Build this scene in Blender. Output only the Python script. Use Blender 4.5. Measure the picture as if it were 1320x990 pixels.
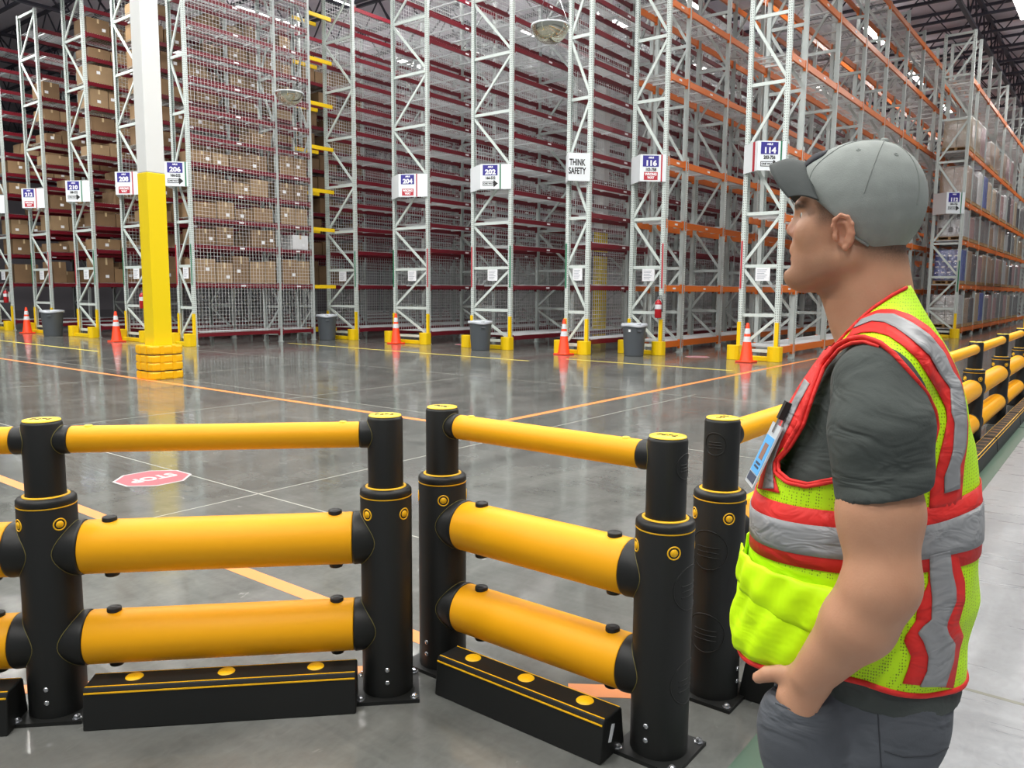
import bpy, bmesh, math, random
import numpy as np
from mathutils import Vector, Matrix

random.seed(7)
np.random.seed(7)
for o in list(bpy.data.objects):
    bpy.data.objects.remove(o)
SC = bpy.context.scene
COL = SC.collection
PI = math.pi

# ------------------------------------------------------------------ camera
# world: rack rows run along +Y, X to the right, Z up; the phone is held 1.55 m above the floor
CAM_F, PITCH, ROLL, YAW = 1018.4, math.radians(6.6926), math.radians(.42215), math.radians(-37.837)
CAM_H = 1.55
_f = Vector((math.sin(YAW)*math.cos(PITCH), math.cos(YAW)*math.cos(PITCH), -math.sin(PITCH)))
_r = Vector((math.cos(YAW), -math.sin(YAW), 0))
_u = _r.cross(_f)
R_AX = _r*math.cos(ROLL) + _u*math.sin(ROLL)
U_AX = -_r*math.sin(ROLL) + _u*math.cos(ROLL)
F_AX = _f
cam_d = bpy.data.cameras.new('camera')
cam = bpy.data.objects.new('camera', cam_d)
COL.objects.link(cam)
cam_d.sensor_width = 36.0
cam_d.sensor_fit = 'HORIZONTAL'
cam_d.lens = CAM_F/1320*36
cam_d.clip_start, cam_d.clip_end = .05, 300
cam.matrix_world = Matrix(((R_AX.x, U_AX.x, -F_AX.x, 0), (R_AX.y, U_AX.y, -F_AX.y, 0),
                           (R_AX.z, U_AX.z, -F_AX.z, CAM_H), (0, 0, 0, 1)))
SC.camera = cam

# ------------------------------------------------------------------ world, exposure
w = bpy.data.worlds.new('world'); SC.world = w
w.use_nodes = True
w.node_tree.nodes['Background'].inputs[0].default_value = (.80, .86, .92, 1)
w.node_tree.nodes['Background'].inputs[1].default_value = .30     # the rest of the lit hall, behind the camera
vs = SC.view_settings
vs.view_transform = 'Standard'
vs.look = 'None'
vs.exposure = 0.0
vs.gamma = 1.0
vs.use_curve_mapping = False
LAMP_W = 350.0           # watts of one ceiling fixture over the open floor
AISLE_W = 105.0          # and over a rack aisle
LAMP_COL = (1.0, .985, .95)

# ------------------------------------------------------------------ helpers
def lin(c):
    return tuple(((v/255)/12.92 if v/255 <= .04045 else ((v/255+.055)/1.055)**2.4) for v in c)

MATS = {}
def mat(name, rgb, rough=.5, metal=0., noise=0., nscale=8., coat=0., spec=.5, bump=0., bscale=60., aniso=None):
    """principled material; noise mottles the colour a little, bump adds fine relief"""
    if name in MATS: return MATS[name]
    m = bpy.data.materials.new(name); MATS[name] = m
    m.use_nodes = True
    nt = m.node_tree; b = nt.nodes['Principled BSDF']
    c = lin(rgb)
    b.inputs['Base Color'].default_value = (*c, 1)
    b.inputs['Roughness'].default_value = rough
    b.inputs['Metallic'].default_value = metal
    b.inputs['Coat Weight'].default_value = coat
    b.inputs['Coat Roughness'].default_value = .12
    b.inputs['Specular IOR Level'].default_value = spec
    if noise or bump:
        tc = nt.nodes.new('ShaderNodeTexCoord')
    if noise:
        n = nt.nodes.new('ShaderNodeTexNoise'); n.inputs['Scale'].default_value = nscale
        n.inputs['Detail'].default_value = 6
        nt.links.new(tc.outputs['Object'], n.inputs['Vector'])
        r = nt.nodes.new('ShaderNodeMapRange')
        r.inputs[1].default_value, r.inputs[2].default_value = .3, .7
        r.inputs[3].default_value, r.inputs[4].default_value = 1-noise, 1+noise
        nt.links.new(n.outputs[0], r.inputs[0])
        mx = nt.nodes.new('ShaderNodeMix'); mx.data_type = 'RGBA'; mx.blend_type = 'MULTIPLY'
        mx.inputs[0].default_value = 1
        mx.inputs[6].default_value = (*c, 1)
        nt.links.new(r.outputs[0], mx.inputs[7])
        nt.links.new(mx.outputs[2], b.inputs['Base Color'])
    if bump:
        n2 = nt.nodes.new('ShaderNodeTexNoise'); n2.inputs['Scale'].default_value = bscale
        n2.inputs['Detail'].default_value = 4
        nt.links.new(tc.outputs['Object'], n2.inputs['Vector'])
        bp = nt.nodes.new('ShaderNodeBump'); bp.inputs['Strength'].default_value = bump
        bp.inputs['Distance'].default_value = .004
        nt.links.new(n2.outputs[0], bp.inputs['Height'])
        nt.links.new(bp.outputs[0], b.inputs['Normal'])
    return m

class MB:
    """collects boxes, tubes, prisms, sheets; build() links them as one mesh object"""
    def __init__(s): s.v = []; s.f = []; s.sm = []
    def add(s, verts, faces, smooth=False):
        k = len(s.v)
        s.v.extend(tuple(map(float, v)) for v in verts)
        s.f.extend([tuple(i+k for i in f) for f in faces])
        s.sm.extend([smooth]*len(faces))
        return s
    def box(s, x0, x1, y0, y1, z0, z1):
        v = [(x, y, z) for z in (z0, z1) for y in (y0, y1) for x in (x0, x1)]
        return s.add(v, [(0, 2, 3, 1), (4, 5, 7, 6), (0, 1, 5, 4), (2, 6, 7, 3), (0, 4, 6, 2), (1, 3, 7, 5)])
    def bar(s, a, b, wx, wy, up=(0, 1, 0)):
        """rectangular bar from a to b; wy is measured along `up`"""
        a, b, up = Vector(a), Vector(b), Vector(up)
        d = (b-a).normalized(); x = d.cross(up)
        if x.length < 1e-4: x = d.cross(Vector((1, 0, 0)))
        x.normalize(); y = x.cross(d).normalized()
        v = []
        for p in (a, b):
            for sx, sy in ((-1, -1), (1, -1), (1, 1), (-1, 1)):
                v.append(p + x*wx/2*sx + y*wy/2*sy)
        return s.add(v, [(0, 1, 2, 3), (7, 6, 5, 4), (0, 4, 5, 1), (1, 5, 6, 2), (2, 6, 7, 3), (3, 7, 4, 0)])
    def wire(s, a, b, r):
        a, b = Vector(a), Vector(b); d = (b-a).normalized()
        x = d.orthogonal().normalized(); y = d.cross(x)
        v = []
        for p in (a, b):
            for k in range(3):
                t = k*2*PI/3
                v.append(p + x*r*math.cos(t) + y*r*math.sin(t))
        return s.add(v, [(0, 1, 4, 3), (1, 2, 5, 4), (2, 0, 3, 5)])
    def tube(s, pts, r, n=10, caps=True, smooth=True):
        pts = [Vector(p) for p in pts]
        rs = r if isinstance(r, (list, tuple)) else [r]*len(pts)
        k = len(s.v); x = None
        vs_, fs = [], []
        for i, p in enumerate(pts):
            d = (pts[min(i+1, len(pts)-1)] - pts[max(i-1, 0)]).normalized()
            if x is None: x = d.orthogonal().normalized()
            x = (x - d*x.dot(d)).normalized(); y = d.cross(x)
            for j in range(n):
                t = 2*PI*j/n
                vs_.append(p + (x*math.cos(t) + y*math.sin(t))*rs[i])
        for i in range(len(pts)-1):
            for j in range(n):
                a = i*n+j; b = i*n+(j+1) % n
                fs.append((a, b, b+n, a+n))
        s.add(vs_, fs, smooth)
        if caps:
            m = len(pts)-1
            s.add(vs_[:n], [tuple(range(n-1, -1, -1))])
            s.add(vs_[m*n:], [tuple(range(n))])
        return s
    def lathe(s, prof, n=32, o=(0, 0, 0), axis='z', smooth=True, caps=True):
        """prof: list of (radius, height)"""
        def P(r, h, t):
            c, q = r*math.cos(t), r*math.sin(t)
            if axis == 'z': return (o[0]+c, o[1]+q, o[2]+h)
            if axis == 'x': return (o[0]+h, o[1]+c, o[2]+q)
            return (o[0]+q, o[1]+h, o[2]+c)
        vs_ = [P(r, h, 2*PI*j/n) for r, h in prof for j in range(n)]
        fs = []
        for i in range(len(prof)-1):
            for j in range(n):
                a = i*n+j; b = i*n+(j+1) % n
                fs.append((a, b, b+n, a+n))
        s.add(vs_, fs, smooth)
        if caps:
            m = len(prof)-1
            s.add(vs_[:n], [tuple(range(n-1, -1, -1))])
            s.add(vs_[m*n:], [tuple(range(n))])
        return s
    def prism(s, poly, h0, h1, axis='z'):
        """extrude a 2-D polygon; axis z: (x,y), axis y: (x,z), axis x: (y,z)"""
        def P(p, h):
            return (p[0], p[1], h) if axis == 'z' else (p[0], h, p[1]) if axis == 'y' else (h, p[0], p[1])
        n = len(poly)
        v = [P(p, h0) for p in poly] + [P(p, h1) for p in poly]
        f = [tuple(range(n-1, -1, -1)), tuple(range(n, 2*n))]
        f += [(i, (i+1) % n, (i+1) % n+n, i+n) for i in range(n)]
        return s.add(v, f)
    def mesh(s, name, m=None, fix=True):
        me = bpy.data.meshes.new(name)
        me.from_pydata(s.v, [], s.f)
        me.polygons.foreach_set('use_smooth', s.sm)
        if fix:
            bm = bmesh.new(); bm.from_mesh(me)
            bmesh.ops.recalc_face_normals(bm, faces=bm.faces)
            bm.to_mesh(me); bm.free()
        if m is not None: me.materials.append(m)
        me.update()
        return me
    def build(s, name, m=None, parent=None, loc=(0, 0, 0), rotz=0., fix=True, bevel=0.):
        o = link(name, s.mesh(name, m, fix), parent, loc, rotz)
        if bevel: bev(o, bevel)
        return o

def bev(o, wd, seg=2):
    b = o.modifiers.new('bevel', 'BEVEL'); b.width = wd; b.segments = seg; b.limit_method = 'ANGLE'
    b.angle_limit = math.radians(40)
    return o

def link(name, data, parent=None, loc=(0, 0, 0), rotz=0.):
    o = bpy.data.objects.new(name, data)
    COL.objects.link(o)
    if parent is not None: o.parent = parent
    o.location = loc
    if rotz: o.rotation_euler = (0, 0, rotz)
    return o

def tag(o, label=None, cat=None, group=None, kind=None):
    if label: o['label'] = label
    if cat: o['category'] = cat
    if group: o['group'] = group
    if kind: o['kind'] = kind
    return o

def thing(name, label, cat, loc=(0, 0, 0), rotz=0., group=None):
    o = link(name, None, None, loc, rotz)
    o.empty_display_size = .1
    return tag(o, label, cat, group)

def kids(o):
    return [c for c in ALLKIDS.get(o.name, [])]

def copy_tree(o, parent=None):
    c = o.copy(); COL.objects.link(c)
    if parent is not None: c.parent = parent
    for ch in o.children: copy_tree(ch, c)
    return c

TEXTS = {}
def text_mesh(s, size, bold=.0, wide=1., thick=.0015):
    """flat lettering as a mesh in the XZ plane, facing -Y, centred on the origin"""
    key = (s, size, bold, wide)
    if key in TEXTS: return TEXTS[key]
    cu = bpy.data.curves.new('lettering', 'FONT')
    cu.body = s; cu.size = size; cu.align_x = 'CENTER'; cu.align_y = 'CENTER'
    cu.offset = bold; cu.extrude = thick/2; cu.resolution_u = 3; cu.space_line = .95
    o = bpy.data.objects.new('lettering', cu); COL.objects.link(o)
    bpy.context.view_layer.update()
    me = bpy.data.meshes.new_from_object(o.evaluated_get(bpy.context.evaluated_depsgraph_get()))
    bpy.data.objects.remove(o); bpy.data.curves.remove(cu)
    me.transform(Matrix(((wide, 0, 0, 0), (0, 0, -1, 0), (0, 1, 0, 0), (0, 0, 0, 1))))
    me.name = 'lettering'
    TEXTS[key] = me
    return me
def text_flat(s, size, m, bold=0., wide=1.):
    me = text_mesh(s, size, bold, wide).copy()
    me.transform(Matrix(((1, 0, 0, 0), (0, 0, 1, 0), (0, -1, 0, 0), (0, 0, 0, 1))))   # lies in XY, facing up
    me.materials.clear(); me.materials.append(m)
    return me
def text_obj(s, size, m, parent, loc, bold=0., wide=1., name='lettering', rot=(0, 0, 0)):
    me = text_mesh(s, size, bold, wide).copy()
    me.materials.clear(); me.materials.append(m)
    o = link(name, me, parent, loc); o.rotation_euler = rot
    return o
# lettering is converted while the scene is still small
for a in [('WRONG\nWAY', .085, .004, .85), ('ONE WAY', .058, .003, .9), ('AISLE', .055, .003, 1.), ('THINK\nSAFETY', .21, .006, .62),
          ('STOP', .20, .008, .8), ('188-532', .10, .004, .8), ('103-758', .10, .004, .8), ('203-756', .10, .004, .8),
          ('166-532', .10, .004, .8)] + [(str(n), .17, .008, 1.1) for n in (214, 212, 210, 208, 206, 204, 202, 116, 114, 112)]:
    text_mesh(*a)

# ------------------------------------------------------------------ materials
def floor_material(name, base, dark, rough0, rough1, coat, relief=.06):
    m = bpy.data.materials.new(name); m.use_nodes = True
    nt = m.node_tree; b = nt.nodes['Principled BSDF']
    tc = nt.nodes.new('ShaderNodeTexCoord')
    def noise(scale, detail, dist=0., stretch=None):
        n = nt.nodes.new('ShaderNodeTexNoise'); n.inputs['Scale'].default_value = scale
        n.inputs['Detail'].default_value = detail; n.inputs['Distortion'].default_value = dist
        if stretch:
            mp = nt.nodes.new('ShaderNodeMapping'); mp.inputs['Scale'].default_value = stretch
            mp.inputs['Rotation'].default_value = (0, 0, .6)
            nt.links.new(tc.outputs['Object'], mp.inputs[0]); nt.links.new(mp.outputs[0], n.inputs['Vector'])
        else: nt.links.new(tc.outputs['Object'], n.inputs['Vector'])
        return n
    n1 = noise(.55, 8, .6)
    n2 = noise(2.2, 8, 1.2, (1, .35, 1))
    n3 = noise(40, 3)
    ad = nt.nodes.new('ShaderNodeMath'); ad.operation = 'ADD'
    nt.links.new(n1.outputs[0], ad.inputs[0]); nt.links.new(n2.outputs[0], ad.inputs[1])
    ramp = nt.nodes.new('ShaderNodeMapRange')
    ramp.inputs[1].default_value, ramp.inputs[2].default_value = .7, 1.3
    nt.links.new(ad.outputs[0], ramp.inputs[0])
    mx = nt.nodes.new('ShaderNodeMix'); mx.data_type = 'RGBA'
    mx.inputs[6].default_value = (*lin(dark), 1); mx.inputs[7].default_value = (*lin(base), 1)
    nt.links.new(ramp.outputs[0], mx.inputs[0])
    # scuffs: sparse pale specks
    n4 = noise(5, 10, 2.5, (1, .5, 1))
    sc = nt.nodes.new('ShaderNodeMapRange'); sc.inputs[1].default_value, sc.inputs[2].default_value = .70, .78
    nt.links.new(n4.outputs[0], sc.inputs[0])
    sm = nt.nodes.new('ShaderNodeMath'); sm.operation = 'MULTIPLY'; sm.inputs[1].default_value = .5
    nt.links.new(sc.outputs[0], sm.inputs[0])
    mx2 = nt.nodes.new('ShaderNodeMix'); mx2.data_type = 'RGBA'
    nt.links.new(sm.outputs[0], mx2.inputs[0]); nt.links.new(mx.outputs[2], mx2.inputs[6])
    mx2.inputs[7].default_value = (*lin((190, 190, 186)), 1)
    # trowel streaks: fine stretched mottling both ways
    st = noise(3.1, 8, 2.2, (.35, 1.9, 1)); st2 = noise(16, 8, 1.5, (1.2, .8, 1))
    ss = nt.nodes.new('ShaderNodeMath'); ss.operation = 'ADD'
    nt.links.new(st.outputs[0], ss.inputs[0]); nt.links.new(st2.outputs[0], ss.inputs[1])
    sr = nt.nodes.new('ShaderNodeMapRange'); sr.inputs[1].default_value, sr.inputs[2].default_value = .72, 1.28
    sr.inputs[3].default_value, sr.inputs[4].default_value = .90, 1.10
    nt.links.new(ss.outputs[0], sr.inputs[0])
    mx3 = nt.nodes.new('ShaderNodeMix'); mx3.data_type = 'RGBA'; mx3.blend_type = 'MULTIPLY'; mx3.inputs[0].default_value = 1
    nt.links.new(mx2.outputs[2], mx3.inputs[6]); nt.links.new(sr.outputs[0], mx3.inputs[7])
    nt.links.new(mx3.outputs[2], b.inputs['Base Color'])
    rr = nt.nodes.new('ShaderNodeMapRange')
    rr.inputs[1].default_value, rr.inputs[2].default_value = .35, .65
    rr.inputs[3].default_value, rr.inputs[4].default_value = rough0, rough1
    nt.links.new(st.outputs[0], rr.inputs[0])
    nt.links.new(rr.outputs[0], b.inputs['Roughness'])
    b.inputs['Specular IOR Level'].default_value = coat
    bp = nt.nodes.new('ShaderNodeBump'); bp.inputs['Strength'].default_value = relief; bp.inputs['Distance'].default_value = .01
    nb = noise(9, 3, .4)
    nt.links.new(nb.outputs[0], bp.inputs['Height'])
    nt.links.new(bp.outputs[0], b.inputs['Normal'])
    return m

M_FLOOR = floor_material('polished_concrete', (118, 119, 115), (86, 88, 85), .06, .17, .5)
M_WALK = floor_material('pale_concrete', (150, 152, 154), (122, 124, 127), .26, .40, .4, .35)
M_JOINT = mat('joint_filler', (165, 165, 155), .6)
M_JOINTD = mat('joint_filler_dark', (120, 120, 108), .6)
M_CEIL = mat('roof_deck', (206, 200, 210), .7, noise=.08, nscale=.6)
M_STEEL = mat('dark_joist_steel', (62, 62, 74), .55)
M_WALLF = mat('insulated_wall_panel', (150, 146, 152), .6, noise=.05, nscale=.4)

def post_material():
    """painted pale post steel with two columns of punched holes on every face (fine relief only)"""
    m = bpy.data.materials.new('perforated_post_steel'); m.use_nodes = True
    nt = m.node_tree; b = nt.nodes['Principled BSDF']
    tc = nt.nodes.new('ShaderNodeTexCoord'); sp = nt.nodes.new('ShaderNodeSeparateXYZ')
    nt.links.new(tc.outputs['Object'], sp.inputs[0])
    def math_(op, a, bb=None, cval=None):
        n = nt.nodes.new('ShaderNodeMath'); n.operation = op
        for i, x in enumerate((a, bb)):
            if x is None: continue
            if isinstance(x, (int, float)): n.inputs[i].default_value = x
            else: nt.links.new(x, n.inputs[i])
        return n.outputs[0]
    fr = math_('FRACT', math_('DIVIDE', sp.outputs[2], .055))
    dz = math_('LESS_THAN', math_('ABSOLUTE', math_('SUBTRACT', fr, .5)), .24)
    hx = math_('LESS_THAN', math_('ABSOLUTE', math_('SUBTRACT', math_('ABSOLUTE', sp.outputs[0]), .024)), .007)
    hy = math_('LESS_THAN', math_('ABSOLUTE', math_('SUBTRACT', math_('ABSOLUTE', sp.outputs[1]), .020)), .006)
    ge = nt.nodes.new('ShaderNodeNewGeometry'); sn = nt.nodes.new('ShaderNodeSeparateXYZ')
    nt.links.new(ge.outputs['Normal'], sn.inputs[0])
    fy = math_('GREATER_THAN', math_('ABSOLUTE', sn.outputs[1]), .7)
    fx = math_('GREATER_THAN', math_('ABSOLUTE', sn.outputs[0]), .7)
    mk = math_('MULTIPLY', dz, math_('MAXIMUM', math_('MULTIPLY', hx, fy), math_('MULTIPLY', hy, fx)))
    mx = nt.nodes.new('ShaderNodeMix'); mx.data_type = 'RGBA'
    mx.inputs[6].default_value = (*lin((206, 216, 212)), 1); mx.inputs[7].default_value = (*lin((70, 74, 74)), 1)
    nt.links.new(mk, mx.inputs[0]); nt.links.new(mx.outputs[2], b.inputs['Base Color'])
    b.inputs['Roughness'].default_value = .38
    return m
M_POST = post_material()
M_RACK = mat('pale_rack_paint', (206, 216, 212), .38)
M_RACK_SHADED = mat('pale_rack_paint_shaded', (178, 186, 184), .42)  # same rack paint darkened: shade inside the racks put into the colour
M_RED = mat('red_beam_paint', (108, 17, 32), .36)
M_ORANGE = mat('orange_beam_paint', (222, 112, 30), .38)
M_YBEAM = mat('yellow_tie_paint', (240, 200, 20), .4)
M_WIRE = mat('galvanised_wire', (214, 218, 220), .5)
M_MESH = mat('grey_mesh_wire', (226, 228, 230), .5, .0)
M_GUARD = mat('guard_yellow', (244, 204, 8), .38)
M_WHITE = mat('white_sheet', (232, 238, 242), .5)
M_PAPER = mat('paper', (236, 238, 242), .7, noise=.04, nscale=30)
M_NAVY = mat('sign_navy', (52, 44, 140), .5)
M_LETW = mat('white_lettering', (245, 246, 250), .5)
M_LETB = mat('black_lettering', (28, 28, 30), .5)
M_SRED = mat('sign_red', (186, 48, 62), .5)
M_SGREEN = mat('sign_green', (34, 120, 84), .5)
M_CONE = mat('cone_orange', (255, 70, 22), .45)
M_REFL = mat('reflective_white', (225, 228, 232), .35)
M_BIN = mat('bin_grey', (86, 92, 98), .5)
M_LINER = mat('bin_liner', (196, 202, 210), .3)
M_EXT = mat('extinguisher_red', (176, 22, 34), .3)
M_BLACKP = mat('black_plastic', (27, 28, 27), .48, spec=.4)
M_BLACK = mat('black_rubber', (24, 25, 24), .5)
M_YRAIL = mat('yellow_rail_plastic', (250, 176, 0), .52, spec=.4)
M_YDOT = mat('yellow_insert', (255, 196, 20), .45)
M_CAPY = mat('yellow_cap', (250, 214, 60), .4)
M_CHROME = mat('zinc_bolt', (205, 208, 212), .22, .9)
M_COLW = mat('white_column_paint', (222, 224, 222), .45)
M_COLY = mat('yellow_column_paint', (240, 210, 0), .4)
M_PROT = mat('protector_plastic', (255, 190, 0), .4)
M_CARD = [mat('cardboard_a', (142, 114, 82), .75, noise=.08, nscale=3), mat('cardboard_b', (124, 98, 70), .75, noise=.1, nscale=3),
          mat('cardboard_c', (154, 128, 96), .75, noise=.08, nscale=3)]
M_TAPE = mat('parcel_tape', (200, 178, 140), .35)
M_TAPEO = mat('floor_tape_orange', (236, 148, 80), .4)
M_TAPEY = mat('floor_tape_yellow', (232, 214, 96), .4)
M_TAPEG = mat('floor_tape_green', (64, 90, 74), .4)
M_STOPR = mat('floor_sign_red', (172, 92, 102), .5)
M_MIRROR = mat('mirror_dome', (226, 224, 206), .06, 1.)

# ------------------------------------------------------------------ the setting
def struct(mb, name, m, **k):
    return tag(mb.build(name, m, **k), kind='structure')

struct(MB().box(-90, -.86, -14, 90, -.1, 0), 'floor', M_FLOOR)
struct(MB().box(-.86, 30, -14, 90, -.1, 0), 'floor', M_WALK)
CZ = 12.3
struct(MB().box(-90, 30, -14, 90, CZ, CZ+.2), 'ceiling', M_CEIL)
struct(MB().box(-90, 30, 72, 72.3, 0, CZ), 'wall_back', M_WALLF)
struct(MB().box(-60.3, -60, -14, 72, 0, CZ), 'wall_left', M_WALLF)
# saw-cut joints
jn = 0
for y in (3.47, 7.2, 10.95):
    jn += 1
    struct(MB().box(-40, -.92, y-.006, y+.006, 0, .0006), 'trim_%d' % jn, M_JOINT)
jn += 1
struct(MB().box(-.80, 8, 3.44, 3.462, 0, .0006), 'trim_%d' % jn, M_JOINTD)
for x in (-5.14, -9.4, -13.65, -17.9):
    jn += 1
    struct(MB().box(x-.006, x+.006, 0, 11.2, 0, .0006), 'trim_%d' % jn, M_JOINT)

# roof joists along X every 2.3 m, girders along Y
def joist_mesh():
    b = MB(); L0, L1 = -62, 10
    b.box(L0, L1, -.05, .05, 11.16, 11.25)
    b.box(L0, L1, -.05, .05, 12.14, 12.24)
    n = int((L1-L0)/1.6)
    for k in range(n):
        x0 = L0 + k*1.6
        b.bar((x0, 0, 11.2), (x0+.8, 0, 12.2), .04, .04)
        b.bar((x0+.8, 0, 12.2), (x0+1.6, 0, 11.2), .04, .04)
    return b.mesh('roof_joist', M_STEEL)
jm = joist_mesh()
for k in range(18):
    tag(link('trim_%d' % (40+k), jm, None, (0, 9.6+2.3*k, 0)), kind='structure')
def girder_mesh():
    b = MB(); y0, y1 = -8, 62
    b.box(-.07, .07, y0, y1, 10.92, 11.02)
    b.box(-.07, .07, y0, y1, 12.0, 12.12)
    n = int((y1-y0)/1.9)
    for k in range(n):
        q = y0+k*1.9
        b.bar((0, q, 10.97), (0, q+.95, 12.07), .055, .055, (1, 0, 0))
        b.bar((0, q+.95, 12.07), (0, q+1.9, 10.97), .055, .055, (1, 0, 0))
    return b.mesh('roof_girder', M_STEEL)
gm = girder_mesh()
for k, x in enumerate((-5.1, -13.3, -21.5, -29.7, -38)):
    tag(link('trim_%d' % (70+k), gm, None, (x, 0, 0)), kind='structure')

# ------------------------------------------------------------------ ceiling fixtures (each carries its own lamp)
M_LENS = bpy.data.materials.new('lamp_lens'); M_LENS.use_nodes = True
_b = M_LENS.node_tree.nodes['Principled BSDF']
_b.inputs['Emission Color'].default_value = (1, .985, .95, 1)
_b.inputs['Emission Strength'].default_value = 14
M_HOUS = mat('lamp_housing', (200, 202, 205), .5)
fx_h = MB().box(-.17, .17, -1.25, 1.25, .02, .10).mesh('lamp_housing', M_HOUS)
fx_l = MB().box(-.14, .14, -1.2, -.06, -.01, .02).box(-.14, .14, .06, 1.2, -.01, .02).mesh('lens', M_LENS)
M_UPGLOW = M_LENS.copy(); M_UPGLOW.name = 'added_upglow'  # added glow strip that only brightens the roof deck, no real fixture part
M_UPGLOW.node_tree.nodes['Principled BSDF'].inputs['Emission Strength'].default_value = 6
fx_u = MB().box(-.11, .11, -1.15, 1.15, .10, .112).mesh('added_upglow', M_UPGLOW)
ld = bpy.data.lights.new('lamp', 'AREA'); ld.shape = 'RECTANGLE'; ld.size = .3; ld.size_y = 2.4
ld.energy = LAMP_W; ld.color = LAMP_COL
lda = ld.copy(); lda.energy = AISLE_W
ldb = ld.copy(); ldb.energy = AISLE_W*.42      # dimmer fixtures over the orange racks
def fixture(x, y, z, label, group, power=None):
    t = thing('ceiling_light', label, 'ceiling light', (x, y, z), group=group)
    link('housing', fx_h, t); link('lens', fx_l, t); link('added_upglow', fx_u, t)
    l = link('lamp', power or ld, t, (0, 0, -.03))
    return t
ORDN = ('first', 'second', 'third', 'fourth', 'fifth', 'sixth', 'seventh')
AISLES = {-31.2: 'outermost box aisle', -27.9: 'box aisle by the lined bin', -24.75: 'box aisle left of the yellow column', -21.6: 'aisle behind the yellow column',
          -18.3: 'red aisle nearest the caged rack', -15.2: 'second red aisle from the caged rack', -12.15: 'red aisle beside the THINK SAFETY rack',
          -8.2: 'aisle of the orange racks', -3.6: 'aisle by the far rack of pallets'}
for x, nm in AISLES.items():
    for k in range(6):
        y = (17.6 if x < -5 else 32.3) + k*7.4
        if y > 56: continue
        fixture(x, y, 11.05, 'strip ceiling light, %s over the %s' % (ORDN[k], nm), 'strip lights over the rack aisles', ldb if x in (-8.2, -12.15) else lda)
for i, x in enumerate((-30, -23, -16, -9.5, -3, 3.0)):
    for j, y in enumerate((-6, 0, 6.2) + ((12.4,) if x > -20 else (9.4,))):  # last row of lamps is added to brighten the rack end frames
        fixture(x, y, 11.05, 'strip ceiling light over the open floor, %s row across, %s along' % (ORDN[j], ORDN[i]), 'strip lights over the open floor')
for k, y in enumerate((14, 21, 28, 38, 46, 54)):
    fixture(1.2, y, 11.05, 'strip ceiling light, %s over the pale walkway' % ORDN[k], 'strip lights over the walkway')

# ------------------------------------------------------------------ building columns
def column(x, y, label):
    t = thing('building_column', label, 'column', (x, y, 0))
    s = .16
    MB().box(-s, s, -s, s, 3.49, 12.2).build('column_shaft', M_COLW, t, bevel=.012)
    a = MB().box(-s-.003, s+.003, -s-.003, s+.003, 0, 3.49).build('painted_base', M_COLY, t, bevel=.012)
    a['label'] = 'yellow painted lower part of the column'
    return t
column(-13.3, 7.08, 'square white building column with yellow lower half, standing on the open floor')
column(-13.52, 22.0, 'white and yellow building column standing inside the red racking behind wire mesh')
# wrap-around protector: four stacked rounded rings, strapped
t = thing('column_protector', 'yellow plastic column protector of stacked rings round the column foot', 'column protector', (-13.3, 7.08, 0))
def ring(z0, z1, r):
    poly = []
    for cx, cy, a0 in ((1, 1, 0), (-1, 1, 90), (-1, -1, 180), (1, -1, 270)):
        for k in range(5):
            a = math.radians(a0 + k*22.5)
            poly.append((cx*(r-.09)+.09*math.cos(a), cy*(r-.09)+.09*math.sin(a)))
    b = MB(); hole = [( .17, .17), (-.17, .17), (-.17, -.17), (.17, -.17)]
    n = len(poly); h = (z1-z0)
    lv = [(z0, .965), (z0+h*.18, 1.), (z1-h*.18, 1.), (z1, .965)]
    vs_ = [(p[0]*q, p[1]*q, z) for z, q in lv for p in poly]
    fs = [(i*n+j, i*n+(j+1) % n, (i+1)*n+(j+1) % n, (i+1)*n+j) for i in range(3) for j in range(n)]
    b.add(vs_, fs)
    k = len(vs_)
    for zi, base in ((z0, 0), (z1, 3*n)):
        pv = [vs_[base+j] for j in range(n)] + [(*h_, zi) for h_ in hole]
        f = []
        for j in range(n):
            q = j//5; f.append((j, (j+1) % n, n+q)) if (j+1) % 5 else f.append((j, (j+1) % n, n+(q+1) % 4, n+q))
        b.add(pv, f)
    return b
for k, (z0, z1) in enumerate(((.0, .135), (.155, .285), (.287, .415), (.435, .58))):
    ring(z0, z1, .30).build('protector_ring', M_PROT, t)
for z in (.145, .425):
    ring(z-.010, z+.010, .285).build('strap', M_BLACK, t)
for a in range(4):
    for sgn in (-1, 1):
        b = MB()
        for z0, z1 in ((.006, .132), (.158, .283), (.289, .413), (.438, .577)):
            b.box(-.035, .035, .296, .306, z0, z1)
        b.build('strap_pad', M_PROT, t, (sgn*.11*math.cos(a*PI/2), sgn*.11*math.sin(a*PI/2), 0), a*PI/2)

# ------------------------------------------------------------------ tape and signs on the floor
def tape(name, x0, y0, x1, y1, wd, m, label, z=.001):
    a, b_ = Vector((x0, y0, 0)), Vector((x1, y1, 0))
    c = (a+b_)/2; d = b_-a
    o = MB().box(-d.length/2, d.length/2, -wd/2, wd/2, 0, z).build(name, m, None, (c.x, c.y, 0), math.atan2(d.y, d.x))
    return tag(o, label, 'floor tape')
tape('floor_tape', -34, 6.77, -5.80, 6.77, .10, M_TAPEO, 'long orange floor tape line crossing in front of the yellow column')
tape('floor_tape', -5.83, 6.82, -5.83, 30, .10, M_TAPEO, 'orange floor tape line running away beside the orange racks')
tape('floor_tape', -12, 2.43, -2.13, 2.43, .09, M_TAPEO, 'orange floor tape line passing behind the angled barrier')
tape('floor_tape', -4.2, .19, -2.22, 2.22, .07, M_TAPEO, 'orange floor tape strip along the back of the angled barrier', .0014)
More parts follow.
